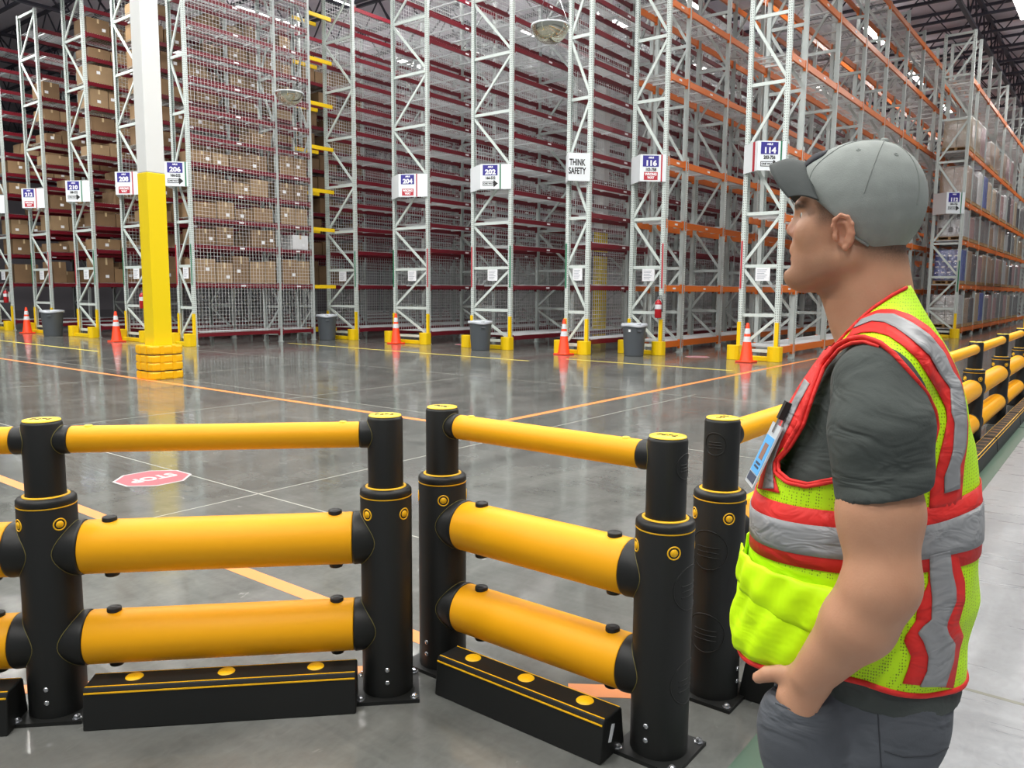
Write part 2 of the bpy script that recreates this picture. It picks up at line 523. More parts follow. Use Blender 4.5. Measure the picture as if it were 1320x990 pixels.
tape('floor_tape', -1.62, 2.46, -1.36, 2.64, .10, M_TAPEO, 'short orange floor tape strip behind the middle barrier')
tape('floor_tape', -19.3, 14.19, -10.55, 14.19, .09, M_TAPEY, 'yellow floor tape line in front of the red racks')
tape('floor_tape', -10.2, 15.18, -6.2, 15.18, .09, M_TAPEY, 'yellow floor tape line in front of the orange racks')
tape('floor_tape', -34, 9.1, -20.05, 9.1, .09, M_TAPEY, 'yellow floor tape line in front of the racks full of boxes')
tape('floor_tape', -.865, .5, -.865, 10.9, .12, M_TAPEG, 'wide green floor line along the pale walkway, nearer length', .0012)
tape('floor_tape', -.865, 10.96, -.865, 40, .12, M_TAPEG, 'wide green floor line along the pale walkway, farther length', .0012)

M_WORN = mat('worn_white', (196, 190, 190), .5)
def floor_stop(x, y, rz, size, label, full=True):
    t = thing('floor_sign', label, 'floor sign', (x, y, 0), rz, group=None)
    def octo(r, z0, z1):
        return MB().prism([(r*math.cos(PI/8+k*PI/4), r*math.sin(PI/8+k*PI/4)) for k in range(8)], z0, z1)
    octo(size/2, 0, .0012).build('border', M_WORN, t)
    octo(size/2*.93, .0012, .0018).build('panel', M_STOPR, t)
    me = text_flat('STOP', .20, M_WORN, .008, .8)
    o = link('lettering', me, t, (0, 0, .0024)); o.scale = (size/.62, size/.62, 1)
    return t
floor_stop(-6.24, 3.22, -PI/2, .60, 'faded red octagonal STOP sign stuck on the floor by the long joint')
floor_stop(-15.2, 17.3, 0, .60, 'small red STOP floor sign before the aisle among the red racks')
floor_stop(-8.2, 17.9, 0, .60, 'small red STOP floor sign before the aisle of the orange racks')

# ------------------------------------------------------------------ pallet racks
RH = 10.62
HZ = [.22, 1.04, 2.17, 3.36, 4.77, 6.22, 7.68, 9.16, 10.56]
RED_LV = [.30, 1.65, 2.70, 3.42, 4.14, 4.87, 5.60, 6.32, 7.05, 7.77, 8.50, 9.22, 9.95]
OR_LV = [.24, 1.65, 3.25, 4.75, 6.75, 8.45, 10.1]
def c_prof(sg):
    p = [(-.05, -.0425), (.05, -.0425), (.05, -.0325), (-.04, -.0325), (-.04, .0325), (.05, .0325), (.05, .0425), (-.05, .0425)]
    return [(x*sg, y) for x, y in p] if sg > 0 else [(x*sg, y) for x, y in p][::-1]
def post_mb(sg, x=0., y=0., b=None):
    b = b or MB()
    b.prism([(px+x, py+y) for px, py in c_prof(sg)], .0, RH)
    b.box(x-.07, x+.07, y-.07, y+.07, 0, .012)
    return b
POST_L = post_mb(1).mesh('post', M_POST); POST_R = post_mb(-1).mesh('post', M_POST)
CACHE = {}
def cached(key, fn):
    if key not in CACHE: CACHE[key] = fn()
    return CACHE[key]
def brace_mesh(wd, dz):
    # horizontal (dz=0) or diagonal member between the posts, centred
    def mk():
        h = .075 if abs(dz) < 1e-6 else .065
        return MB().bar((-wd/2, 0, -dz/2), (wd/2, 0, dz/2), h, .035).mesh('brace', M_RACK)
    return cached(('br', round(wd, 3), round(dz, 3)), mk)
def frame_mesh(wd, flip, m):
    def mk():
        b = MB()
        post_mb(1, -wd/2+.05, 0, b); post_mb(-1, wd/2-.05, 0, b)
        q = wd/2-.06
        for z in HZ: b.bar((-q, 0, z), (q, 0, z), .075, .035)
        for k in range(len(HZ)-1):
            s = 1 if (k % 2 == 0) ^ flip else -1
            b.bar((-q*s, 0, HZ[k+1]-.05), (q*s, 0, HZ[k]+.05), .065, .035)
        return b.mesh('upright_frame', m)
    return cached(('fr', round(wd, 3), flip, m.name), mk)
def beam_mb(L, b=None, x=0., y=0., z=0., hh=.055):
    b = b or MB()
    b.box(x-.025, x+.025, y+.05, y+L-.05, z-hh, z+hh)
    b.box(x-.032, x+.032, y+.045, y+.085, z-hh-.05, z+hh+.03)
    b.box(x-.032, x+.032, y+L-.085, y+L-.045, z-hh-.05, z+hh+.03)
    return b
def deck_mb(wd, L, b=None, x=0., y=0., z=0.):
    b = b or MB()
    n = max(2, int(L/.075))
    for k in range(n+1):
        yy = y+.06+(L-.12)*k/n
        b.wire((x-wd/2+.02, yy, z), (x+wd/2-.02, yy, z), .0068)
    for k in range(3):
        yy = y+L*(k+.5)/3
        b.box(x-wd/2+.04, x+wd/2-.04, yy-.03, yy+.03, z-.035, z-.006)
    for q in (-.3, 0, .3):
        b.wire((x+q*wd, y+.06, z-.004), (x+q*wd, y+L-.06, z-.004), .005)
    return b
def wmesh_mb(L, z0=.35, z1=10.5, b=None, x=0., y=0., st=.1, rw=.0062):
    b = b or MB()
    ny, nz = int(L/st), int((z1-z0)/st)
    for k in range(ny+1): b.wire((x, y+L*k/ny, z0), (x, y+L*k/ny, z1), rw)
    for k in range(nz+1): b.wire((x, y+.02, z0+st*k), (x, y+L-.02, z0+st*k), rw)
    return b
PLATE = MB().box(-.002, .002, -.075, .075, -.022, .022).mesh('label_plate', M_PAPER)

def rack(label, xl, xr, y0, bays, levels, bm, flip=False, mesh=None, near=2, gap=None, post_guard=True, deck_to=99, hh=.055, skip=()):
    wd = xr-xl; xc = (xl+xr)/2
    t = thing('pallet_rack', label, 'pallet rack', (xc, y0, 0))
    # end frame: every member its own part
    link('post', POST_L, t, (-wd/2+.05, 0, 0)); link('post', POST_R, t, (wd/2-.05, 0, 0))
    q = wd-.12
    for z in HZ: link('brace', brace_mesh(q, 0), t, (0, 0, z))
    for k in range(len(HZ)-1):
        s = -1 if (k % 2 == 0) ^ flip else 1
        link('brace', brace_mesh(q, s*(HZ[k+1]-HZ[k]-.10)), t, (0, 0, (HZ[k]+HZ[k+1])/2))
    if post_guard:
        g = cached('pg', lambda: MB().box(-.056, .056, -.056, .0, .012, .88).mesh('post_guard', M_GUARD))
        for s in (-1, 1):
            gg = link('post_guard', g, t, (s*(wd/2-.035), -.006, 0)); gg.scale = (.75, 1, 1)
    y = 0.
    farb, fard, farm = MB(), MB(), MB()
    for i, L in enumerate(bays):
        if gap is not None and i == gap:
            y += L; continue
        link('upright_frame', frame_mesh(wd, flip, M_RACK_SHADED), t, (0, y+L, 0))
        for li, z in enumerate(levels):
            if (i, li) in skip: continue
            for s in (-1, 1):
                x = s*(wd/2-.025)
                if i < near:
                    o = link('beam', cached(('bm', round(L, 3), bm.name, hh), lambda: beam_mb(L, hh=hh).mesh('beam', bm)), t, (x, y, z))
                    if s > 0 and li > 0:
                        link('label_plate', PLATE, o, (.0275, L*.55, 0))
                else: beam_mb(L, farb, x, y, z, hh)
            if i < deck_to and li < len(levels):
                if i < near: link('wire_deck', cached(('dk', round(wd, 3), round(L, 3)), lambda: deck_mb(wd, L).mesh('wire_deck', M_WIRE, False)), t, (0, y, z+hh+.012))
                elif i < 9: deck_mb(wd, L, fard, 0, y, z+hh+.012)
        if mesh:
            x = mesh*(wd/2+.012)
            if i < near: link('mesh_panel', cached(('wm', round(L, 3), mesh), lambda: wmesh_mb(L, rw=.0062 if mesh < 0 else .0036).mesh('mesh_panel', M_MESH, False)), t, (x, y, 0))
            elif i < 11: wmesh_mb(L, b=farm, x=x, y=y, st=.1)
        y += L
    if farb.v: tag(farb.build('beam_run', bm, t, fix=False), kind='stuff')
    if fard.v: tag(fard.build('deck_run', M_WIRE, t, fix=False), kind='stuff')
    if farm.v: tag(farm.build('mesh_run', M_MESH, t, fix=False), kind='stuff')
    return t

B3 = [3.0]*13
RK = {}
RK[214] = rack('pale racking at the picture edge, its end frame cut off, boxes on its red beams', -33.65, -32.25, 11.72, [2.75]*13, RED_LV, M_RED, near=1)
RK[212] = rack('red-beamed pallet rack rising behind the leftmost cone, its top bar in view', -30.32, -28.90, 11.72, [2.75]*13, RED_LV, M_RED, near=2)
RK[210] = rack('red-beamed pallet rack stocked with cartons to the right of the lined bin', -26.98, -25.62, 11.72, [2.75]*13, RED_LV, M_RED, near=2)
RK[208] = rack('red-beamed pallet rack half hidden by the yellow column', -23.82, -22.42, 11.72, [2.75]*13, RED_LV, M_RED, near=2, mesh=-1)
RK[206] = rack('short narrow pallet rack caged in wire mesh and stocked with cartons', -20.86, -20.04, 11.74, [2.76, 1.22], RED_LV, M_RED, flip=True, near=2, mesh=1)
RK[205] = rack('pallet rack without a sign tied by yellow beams to the caged rack', -20.50, -19.08, 16.65, B3, RED_LV, M_RED, mesh=-1)
RK[204] = rack('empty red-beamed pallet rack over a cone, with a red WRONG WAY sign', -17.48, -16.02, 16.70, B3, RED_LV, M_RED, mesh=-1)
RK[202] = rack('empty red-beamed pallet rack over a bin, with a one way arrow sign', -14.40, -13.00, 16.70, B3, RED_LV, M_RED, mesh=-1)
RK[201] = rack('narrow empty pallet rack carrying the THINK SAFETY sign', -11.29, -10.59, 16.72, B3, RED_LV, M_RED, flip=True, mesh=-1)
OB = [1.05]+[2.45]*15
RK[116] = rack('empty orange-beamed pallet rack with a fire extinguisher and a bin at its end frame', -10.12, -9.16, 17.90, OB, OR_LV, M_ORANGE, near=3, hh=.075)
RK[114] = rack('empty orange-beamed pallet rack whose sign meets the brim of the cap', -7.24, -6.28, 18.0, OB, OR_LV, M_ORANGE, flip=True, near=3, hh=.075)
W_LV = [.25, 1.83, 3.40, 4.74, 6.52, 8.95]
RK[112] = rack('far pallet rack full of wrapped pallets behind the man', -5.86, -4.86, 32.2, [1.35]+[2.6]*12, W_LV, M_ORANGE, near=2, hh=.075)
RK[110] = rack('pale rack post at the picture edge beyond the long yellow barrier', -3.02, -1.90, 34.6, [2.6]*4, W_LV, M_ORANGE, near=0, hh=.075)
# doubled lower posts of the orange racks
DBL = MB().prism(c_prof(1), 0, 4.95).mesh('post_sleeve', M_POST); DBR = MB().prism(c_prof(-1), 0, 4.95).mesh('post_sleeve', M_POST)
for k, wd_ in ((116, .96), (114, .96)):
    for yy in (.088, 1.05+.088, 3.5+.088, 5.95+.088):
        link('post_sleeve', DBL, RK[k], (-wd_/2+.05, yy, 0)); link('post_sleeve', DBR, RK[k], (wd_/2-.05, yy, 0))
# yellow ties from the caged rack to the frame behind it
tie = MB().box(-.025, .025, 0, .90, -.055, .055).mesh('tie_beam', M_YBEAM)
for z in (.30, 1.65, 3.42, 4.60, 5.9, 7.2, 8.5, 9.8):
    for x in (-.36, .36):
        o = link('tie_beam', tie, RK[206], (x, 3.98, z)); o['label'] = 'yellow tie beam'

# ------------------------------------------------------------------ what hangs on and stands before the end frames
def guard(x0, x1, y, label):
    t = thing('rack_end_guard', label, 'rack guard', ((x0+x1)/2, y, 0))
    wd = x1-x0
    MB().box(-wd/2, wd/2, -.07, .05, 0, .11).build('guard_rail', M_GUARD, t, bevel=.012)
    for s in (-1, 1):
        b = MB(); x = s*(wd/2)
        poly = [(x-.15, .06), (x-.15, -.10)] + [(x-.15*math.cos(a), -.10-.08*math.sin(a)) for a in (PI*.15, PI*.35, PI*.5, PI*.65, PI*.85)] + [(x+.15, -.10), (x+.15, .06)]
        b.prism(poly, 0, .34).build('guard_block', M_GUARD, t, bevel=.008)
    return t
NICK = {214: 'rack at the picture edge', 212: 'rack behind the leftmost cone', 210: 'rack right of the lined bin', 208: 'rack half hidden by the yellow column',
        206: 'caged rack', 205: 'rack tied by yellow beams', 204: 'rack right of the tied one', 202: 'second rack right of the tied one',
        201: 'THINK SAFETY rack', 116: 'orange rack with the extinguisher', 114: 'orange rack beside the cap brim', 112: 'far rack full of pallets', 110: 'rack post at the right picture edge'}
GL = {k: 'yellow end guard on the floor before the '+v for k, v in NICK.items()}
EXT = {k: (r.location.x, r.location.y) for k, r in RK.items()}
WID = {214: 1.4, 212: 1.42, 210: 1.36, 208: 1.4, 206: .82, 205: 1.42, 204: 1.46, 202: 1.4, 201: .7, 116: .96, 114: .96, 112: 1.0, 110: 1.12}
for k, (x, y) in EXT.items():
    guard(x-WID[k]/2, x+WID[k]/2, y-.16, GL[k])

def vee(t, wd, d, h):
    """white sheet folded to a vertical ridge between the two posts"""
    b = MB(); vs_ = []
    for zz in (-h/2, h/2): vs_ += [(-wd/2, 0, zz), (0, -d, zz), (wd/2, 0, zz)]
    o = b.add(vs_, [(0, 1, 4, 3), (1, 2, 5, 4)]).build('sign_sheet', M_WHITE, t)
    s = o.modifiers.new('solid', 'SOLIDIFY'); s.thickness = .010; s.offset = 0
    return math.atan2(d, wd/2)
def aisle_sign(k, num, codes, kind, z=4.53, h=.64):
    """print on the right-hand wing: navy header with the number, codes, arrow or warning, coloured edge stripe"""
    x, y = EXT[k]; wd = WID[k]; d = .42
    oneway = kind == 'arrow'
    lab = 'white folded sign %s with %s on the %s' % (num, 'an arrow' if oneway else 'WRONG WAY', NICK[k])
    t = thing('aisle_sign', lab, 'sign', (x, y-.06, z), group=None)
    th = vee(t, wd, d, h)
    loc = (0, -d, 0)
    def put(mb, name, m):
        o = mb.build(name, m, t, loc); o.rotation_euler = (0, 0, th); return o
    def txt(s_, size, m, u, yy, zz, bold, wide):
        o = text_obj(s_, size, m, t, (math.cos(th)*u+math.sin(th)*-yy, -d+math.sin(th)*u+math.cos(th)*yy, zz), bold, wide); o.rotation_euler = (0, 0, th); return o
    y1 = -.0065
    c = .265
    put(MB().box(c-.20, c+.19, y1-.002, y1, .03, h/2-.025), 'header_panel', M_NAVY)
    txt('AISLE', .055, M_LETW, c, y1-.004, h/2-.075, .003, 1.)
    txt(str(num), .17, M_LETW, c, y1-.004, .11, .008, 1.1)
    if codes: txt(codes, .10, M_LETB, c, y1-.002, -.04, .004, .8)
    L = math.hypot(wd/2, d)
    put(MB().box(.51, .545, y1-.002, y1, -h/2, h/2), 'edge_stripe', M_SGREEN if oneway else M_SRED)
    if k == 114:
        o = MB().box(-.22, -.12, y1-.002, y1, -h/2, h/2).build('edge_stripe', M_SRED, t, loc); o.rotation_euler = (0, 0, -th)
    if oneway:
        put(MB().prism([(c-.2, -.235), (c-.2, -.125), (c+.09, -.125), (c+.09, -.085), (c+.20, -.18), (c+.09, -.275), (c+.09, -.235)], y1-.002, y1, 'y'), 'arrow', M_LETB)
        put(MB().box(c-.185, c+.075, y1-.0035, y1-.0025, -.22, -.14), 'arrow_panel', M_WHITE)
        txt('ONE WAY', .058, M_LETB, c-.055, y1-.0045, -.18, .003, .9)
    else:
        zz = -.19
        put(MB().box(c-.17, c+.17, y1-.002, y1, zz-.095, zz+.095), 'warning_panel', M_SRED)
        txt('WRONG\nWAY', .085, M_LETW, c, y1-.004, zz, .004, .85)
    return t
aisle_sign(214, 214, '188-532', 'arrow')
aisle_sign(212, 212, None, 'wrong')
aisle_sign(210, 210, '188-532', 'arrow')
aisle_sign(208, 208, None, 'wrong')
aisle_sign(206, 206, '166-532', 'arrow', 4.58)
aisle_sign(204, 204, None, 'wrong')
aisle_sign(202, 202, '166-532', 'arrow')
aisle_sign(116, 116, '103-758', 'wrong', 4.55)
aisle_sign(114, 114, '203-756', 'arrow', 4.58)
aisle_sign(112, 112, '203-756', 'arrow', 4.75, .74)
x, y = EXT[201]
t = thing('safety_sign', 'white sheet sign reading THINK SAFETY between two pale posts', 'sign', (x, y-.06, 4.55))
th = vee(t, .70, .42, .66)
o = text_obj('THINK\nSAFETY', .21, M_LETB, t, (math.cos(th)*.22+math.sin(th)*.008, -.42+math.sin(th)*.22-math.cos(th)*.008, 0), .006, .62); o.rotation_euler = (0, 0, th)

paper = MB().box(-.17, .17, -.003, .003, -.15, .15).mesh('sheet', M_PAPER)
pline = MB()
for k in range(6): pline.box(-.13, .10-.03*(k % 3), -.0045, -.0035, .10-.04*k-.006, .10-.04*k+.006)
pline = pline.mesh('print', mat('grey_print', (150, 156, 170), .6))
for k in (214, 212, 210, 208, 206, 205, 204, 202, 201, 116, 114):
    x, y = EXT[k]
    t = thing('notice_sheet', 'white paper notice hung low in the '+NICK[k], 'notice', (x+(.06 if k != 201 else .02), y-.03, 1.98))
    link('sheet', paper, t); link('print', pline, t)
    if k in (206, 201):
        t.scale = (.8, 1, 1)
# coloured strips on the posts
sgm = MB().box(-.02, .02, -.003, .003, -.55, .55).mesh('post_strip', M_SGREEN); srm = MB().box(-.02, .02, -.003, .003, -.55, .55).mesh('post_strip', M_SRED)
for k, (a, b_) in {212: (sgm, srm), 210: (srm, sgm), 208: (sgm, srm), 206: (srm, sgm), 205: (None, sgm), 204: (sgm, srm), 202: (srm, sgm), 201: (sgm, None), 116: (None, srm), 114: (srm, None), 112: (None, sgm)}.items():
    for s, m_ in ((-1, a), (1, b_)):
        if m_ is None: continue
        o = link('post_strip', m_, RK[k], (s*(WID[k]/2-.03), -.048, 2.2))
        o['label'] = 'green strip' if m_ is sgm else 'red strip'
# fire extinguishers strapped to posts
def extinguisher(x, y, z, label):
    t = thing('fire_extinguisher', label, 'fire extinguisher', (x, y, z))
    MB().lathe([(.0, 0), (.075, .0), (.085, .015), (.085, .36), (.07, .41), (.03, .44), (.028, .46)], 20).build('cylinder', M_EXT, t)
    MB().lathe([(.0865, .22), (.0865, .33)], 20, caps=False).build('label_band', M_REFL, t)
    MB().lathe([(.03, .455), (.03, .50)], 10).box(-.02, .10, -.012, .012, .50, .525).build('valve', M_CHROME, t)
    MB().box(-.02, .09, -.010, .010, .54, .56).build('lever', M_BLACK, t)
    MB().tube([(.03, 0, .48), (.09, 0, .47), (.11, 0, .40), (.108, 0, .15)], .011, 8).build('hose', M_BLACK, t)
    MB().box(-.05, .05, .07, .11, .05, .40).build('bracket', M_RACK, t)
extinguisher(EXT[116][0]+.43, EXT[116][1]-.16, .92, 'red fire extinguisher strapped to an orange rack post above a bin')
extinguisher(EXT[208][0]+.60, EXT[208][1]-.16, .98, 'red fire extinguisher peeping out beside the yellow column')
extinguisher(EXT[214][0]+.55, EXT[214][1]-.16, 1.0, 'red fire extinguisher at the left picture edge below the cut-off sign')

# ------------------------------------------------------------------ cones and bins on the floor
def cone(x, y, label):
    t = thing('traffic_cone', label, 'traffic cone', (x, y, 0), group=None)
    MB().box(-.19, .19, -.19, .19, 0, .035).build('base', M_CONE, t, bevel=.012)
    def R(z): return .148-(.148-.034)*(z-.03)/.84
    MB().lathe([(R(.03)+.012, .03), (R(.06), .06), (R(.86), .86), (.026, .885)], 24).build('cone_body', M_CONE, t)
    for z0, z1 in ((.46, .58), (.64, .76)):
        MB().lathe([(R(z0)+.003, z0), (R(z1)+.003, z1)], 24, caps=False).build('reflective_band', M_REFL, t)
cone(-6.74, 17.30, 'orange traffic cone nearest the man, before an orange rack')
cone(-10.98, 16.22, 'orange traffic cone below the THINK SAFETY sign')
cone(-16.88, 16.18, 'orange traffic cone standing alone right of a lidless grey bin, below a WRONG WAY sign')
cone(-23.3, 11.14, 'orange traffic cone just left of the yellow column')
cone(-29.8, 11.22, 'leftmost orange traffic cone, nearest the picture edge')
def bin_(x, y, label, r=.27, h=.74, liner=True, sticker=False):
    t = thing('trash_bin', label, 'trash bin', (x, y, 0))
    MB().lathe([(.0, .0), (r*.80, 0), (r*.82, .02), (r*.95, h*.78), (r*.97, h*.80), (r*.97, h*.86), (r, h*.88), (r, h-.03), (r+.022, h-.02), (r+.022, h), (r-.01, h), (r-.03, h*.7)], 32, caps=False).build('bin_body', M_BIN, t)
    if liner:
        b = MB(); n = 40
        pr = []
        for j, z in enumerate((h-.06, h-.03, h+.012, h+.015, h-.1)):
            for i in range(n):
                a = 2*PI*i/n
                q = (r+.026, r+.032, r+.022, r-.02, r-.05)[j] + .006*math.sin(5*a+j)
                pr.append((q*math.cos(a), q*math.sin(a), z + .014*math.sin(3*a+.5)*(1 if j < 2 else .3)))
        b.add(pr, [(j*n+i, j*n+(i+1) % n, (j+1)*n+(i+1) % n, (j+1)*n+i) for j in range(4) for i in range(n)], True)
        b.build('bin_liner', M_LINER, t)
    for s in (-1, 1):
        b = MB().box(-.05, .05, -.02, .02, -.02, .02)
        b.build('handle', M_BIN, t, (s*(r*.98+.01)*.8, -s*(r*.98+.01)*.6, h*.80), math.atan2(-s*.6, s*.8)+PI/2)
    if sticker: MB().box(-.03, .03, -.003, .003, -.03, .03).build('sticker', M_PAPER, t, (.03, -r*.985, h*.80))
bin_(-27.6, 11.15, 'grey trash bin with pale liner left of the yellow column', .33, .82)
bin_(-19.75, 15.98, 'grey trash bin beside the rack tied by yellow beams', .30, .78, True)
bin_(-13.48, 15.98, 'grey trash bin with pale liner in the middle, below an arrow sign', .30, .76)
bin_(-9.52, 17.12, 'grey trash bin with a small white sticker near the fire extinguisher', .29, .78, True, True)

# ------------------------------------------------------------------ convex mirrors hung over the aisle mouths
def mirror(x, y, z, r, label):
    t = thing('convex_mirror', label, 'convex mirror', (x, y, z))
    MB().lathe([(r*math.cos(a), -r*.88*math.sin(a)) for a in [k*PI/2/10 for k in range(10)]]+[(.004, -r*.88)], 36, caps=False).build('mirror_dome', M_MIRROR, t)
    MB().lathe([(r, -.015), (r+.02, -.01), (r+.02, .015), (r, .02)], 36, caps=False).build('rim', M_WHITE, t)
    for k in range(3):
        a = k*2*PI/3+.4
        MB().wire((r*math.cos(a), r*math.sin(a), .01), (0, 0, 1.1), .006).build('hanging_chain', M_CHROME, t)
    MB().wire((0, 0, 1.1), (0, 0, 11.2-z), .008).build('drop_wire', M_CHROME, t)
mirror(-11.0, 15.5, 7.60, .43, 'mirrored dome hanging between the 202 and THINK SAFETY racks')
mirror(-19.2, 14.36, 7.06, .38, 'mirrored dome hanging in front of the caged rack')

# ------------------------------------------------------------------ cartons on the racks
LAB = MB().box(-.004, .004, -.055, .055, -.045, .045).mesh('shipping_label', M_PAPER)
def box_mesh(wx, wy, h, m):
    """closed carton: body with a recessed seam and slightly bowed flaps"""
    b = MB()
    b.box(-wx/2, wx/2, -wy/2, wy/2, 0, h-.006)
    b.box(-wx/2+.004, -.003, -wy/2+.004, wy/2-.004, h-.006, h)
    b.box(.003, wx/2-.004, -wy/2+.004, wy/2-.004, h-.006, h)
    return b.mesh('cardboard_box', m)
def tape_mesh(wx, wy, h):
    return MB().box(wx/2-.001, wx/2+.002, -.03, .03, h*.72, h).box(-.03, .03, -wy/2, wy/2, h, h+.002).mesh('tape', M_TAPE)
def carton(x, y, z, wx, wy, h, label, group, m, lab=True, rz=0.):
    wx, wy, h = round(wx, 2), round(wy, 2), round(h, 2)
    o = link('cardboard_box', cached(('cb', wx, wy, h, m.name), lambda: box_mesh(wx, wy, h, m)), None, (x, y, z), rz)
    tag(o, label, 'box', group)
    link('tape', cached(('tp', wx, wy, h), lambda: tape_mesh(wx, wy, h)), o)
    if lab: link('shipping_label', LAB, o, (wx/2+.002, random.uniform(-.3, .3)*wy, h*random.uniform(.25, .6)))
    return o
ORD = {1: 'lowest', 2: 'second', 3: 'third', 4: 'fourth', 5: 'fifth', 6: 'sixth', 7: 'seventh', 8: 'eighth', 9: 'ninth', 10: 'tenth', 11: 'eleventh', 12: 'topmost'}
NTH = ['first', 'second', 'third', 'fourth', 'fifth', 'sixth', 'seventh', 'eighth', 'ninth', 'tenth', 'eleventh', 'twelfth']
COUNT = {}
SHORT = {206: 'caged rack', 208: 'rack behind the yellow column', 210: 'rack right of the lined bin', 212: 'rack behind the leftmost cone', 214: 'rack at the picture edge'}
def fill(k, i0, i1, ytab, lv, full, depth, sizes, stop=99):
    """cartons along the right-hand face of rack k; ytab = bay starts"""
    x, y = EXT[k]; xr = x+WID[k]/2
    for li in lv:
        z = RED_LV[li]+.055+.02
        gap = RED_LV[li+1]-RED_LV[li]-.16
        for b0, L in ytab[i0:i1]:
            q = b0+.12
            while q < b0+L-.3:
                wy = random.uniform(*sizes)
                wy = min(wy, b0+L-.10-q)
                if wy < .25: break
                if k == 206 and li == 2 and q > 2.8: q += wy; continue
                if random.random() < full:
                    h = min(gap, .80)*random.uniform(.50, .98)
                    n = COUNT.get((k, li), 0); COUNT[(k, li)] = n+1
                    carton(xr-depth/2-random.uniform(.03, .09), y+q+wy/2, z, depth, wy-.03, h,
                           'brown carton, %s from the end frame, %s level up, %s' % (NTH[n], NTH[li-1], SHORT[k]),
                           'cartons on the %s' % SHORT[k], random.choice(M_CARD), random.random() < .6)
                q += wy
def far_fill(k, b0s, L, lv, full, depth):
    x, y = EXT[k]; b = MB(); xr = WID[k]/2
    for li in lv:
        z = RED_LV[li]+.075; gap = RED_LV[li+1]-RED_LV[li]-.16
        for b0 in b0s:
            q = b0+.12
            while q < b0+L-.4:
                wy = random.uniform(.5, .8)
                if random.random() < full:
                    h = gap*random.uniform(.6, .95)
                    b.box(xr-depth-.05, xr-.05, q, q+wy-.04, z, z+h)
                q += wy
    o = b.build('far_boxes', M_CARD[1], None, (x, y, 0), fix=False)
    tag(o, 'rows of brown cartons deep inside the '+SHORT[k], 'boxes', kind='stuff')
BT = [(i*2.75, 2.75) for i in range(13)]
fill(206, 0, 1, [(0, 2.76)], range(1, 6), .97, .66, (.50, .70))
fill(206, 0, 1, [(2.76, 1.22)], range(1, 6), .97, .66, (.50, .60))
fill(206, 0, 1, [(0, 2.76)], range(6, 7), .3, .66, (.50, .70))
fill(210, 0, 1, BT, range(1, 12), .92, .85, (.42, .80))
fill(212, 0, 1, BT, range(1, 10), .88, .85, (.42, .80))
fill(208, 0, 1, BT, range(1, 12), .9, .85, (.50, .90))
fill(208, 1, 2, BT, range(1, 12), .85, .85, (.50, .90))
fill(214, 0, 1, BT, range(1, 8), .85, .85, (.50, .90))
far_fill(210, [2.75*i for i in range(1, 4)], 2.75, range(1, 11), .8, 1.1)
far_fill(212, [2.75*i for i in range(1, 4)], 2.75, range(1, 9), .75, 1.1)
far_fill(208, [2.75*i for i in range(2, 3)], 2.75, range(1, 11), .8, 1.1)
far_fill(214, [2.75*i for i in range(1, 5)], 2.75, range(1, 7), .75, 1.1)
# a white carton among the brown ones in the cage
x, y = EXT[206]
o = carton(x+.03, y+2.76+.82, RED_LV[2]+.075, .62, .56, .42, 'white carton at the far end of the caged rack', None, mat('white_card', (222, 224, 226), .6))

# ------------------------------------------------------------------ wrapped pallets on the far right rack
M_WOOD = mat('pallet_wood', (168, 134, 92), .75, noise=.12, nscale=6)
M_WRAP = bpy.data.materials.new('stretch_wrap'); M_WRAP.use_nodes = True
nt = M_WRAP.node_tree; nt.nodes.clear()
out = nt.nodes.new('ShaderNodeOutputMaterial'); mixs = nt.nodes.new('ShaderNodeMixShader')
tr = nt.nodes.new('ShaderNodeBsdfTransparent'); gl = nt.nodes.new('ShaderNodeBsdfGlossy')
gl.inputs['Roughness'].default_value = .22; gl.inputs['Color'].default_value = (.95, .96, 1, 1)
tc = nt.nodes.new('ShaderNodeTexCoord'); wn = nt.nodes.new('ShaderNodeTexNoise'); wn.inputs['Scale'].default_value = 5; wn.inputs['Distortion'].default_value = 2.
wn.inputs['Detail'].default_value = 4
bp = nt.nodes.new('ShaderNodeBump'); bp.inputs['Strength'].default_value = .9; bp.inputs['Distance'].default_value = .06
nt.links.new(tc.outputs['Object'], wn.inputs['Vector']); nt.links.new(wn.outputs[0], bp.inputs['Height']); nt.links.new(bp.outputs[0], gl.inputs['Normal'])
mixs.inputs[0].default_value = .38
nt.links.new(tr.outputs[0], mixs.inputs[1]); nt.links.new(gl.outputs[0], mixs.inputs[2]); nt.links.new(mixs.outputs[0], out.inputs[0])
def pallet_mesh():
    b = MB()
    for k in range(7): b.box(-.45, .45, -.50+k*.155, -.50+k*.155+.09, .105, .125)
    for x in (-.40, 0, .40): b.box(x-.04, x+.04, -.5, .52, .02, .105)
    for k in range(3): b.box(-.45, .45, -.50+k*.465, -.50+k*.465+.09, .0, .02)
    return b.mesh('pallet', M_WOOD)
PALLET = pallet_mesh()
def load_mesh(h, m, nx=2, ny=3, layers=4):
    b = MB()
    lh = h/layers
    for l in range(layers):
        for i in range(nx):
            for j in range(ny):
                x0 = -.43+.86*i/nx; y0 = -.48+.96*j/ny
                e = random.uniform(0, .012)
                b.box(x0+.006+e, x0+.86/nx-.006, y0+.006, y0+.96/ny-.006-e, l*lh+.003, (l+1)*lh-.004)
    return b.mesh('load', m)
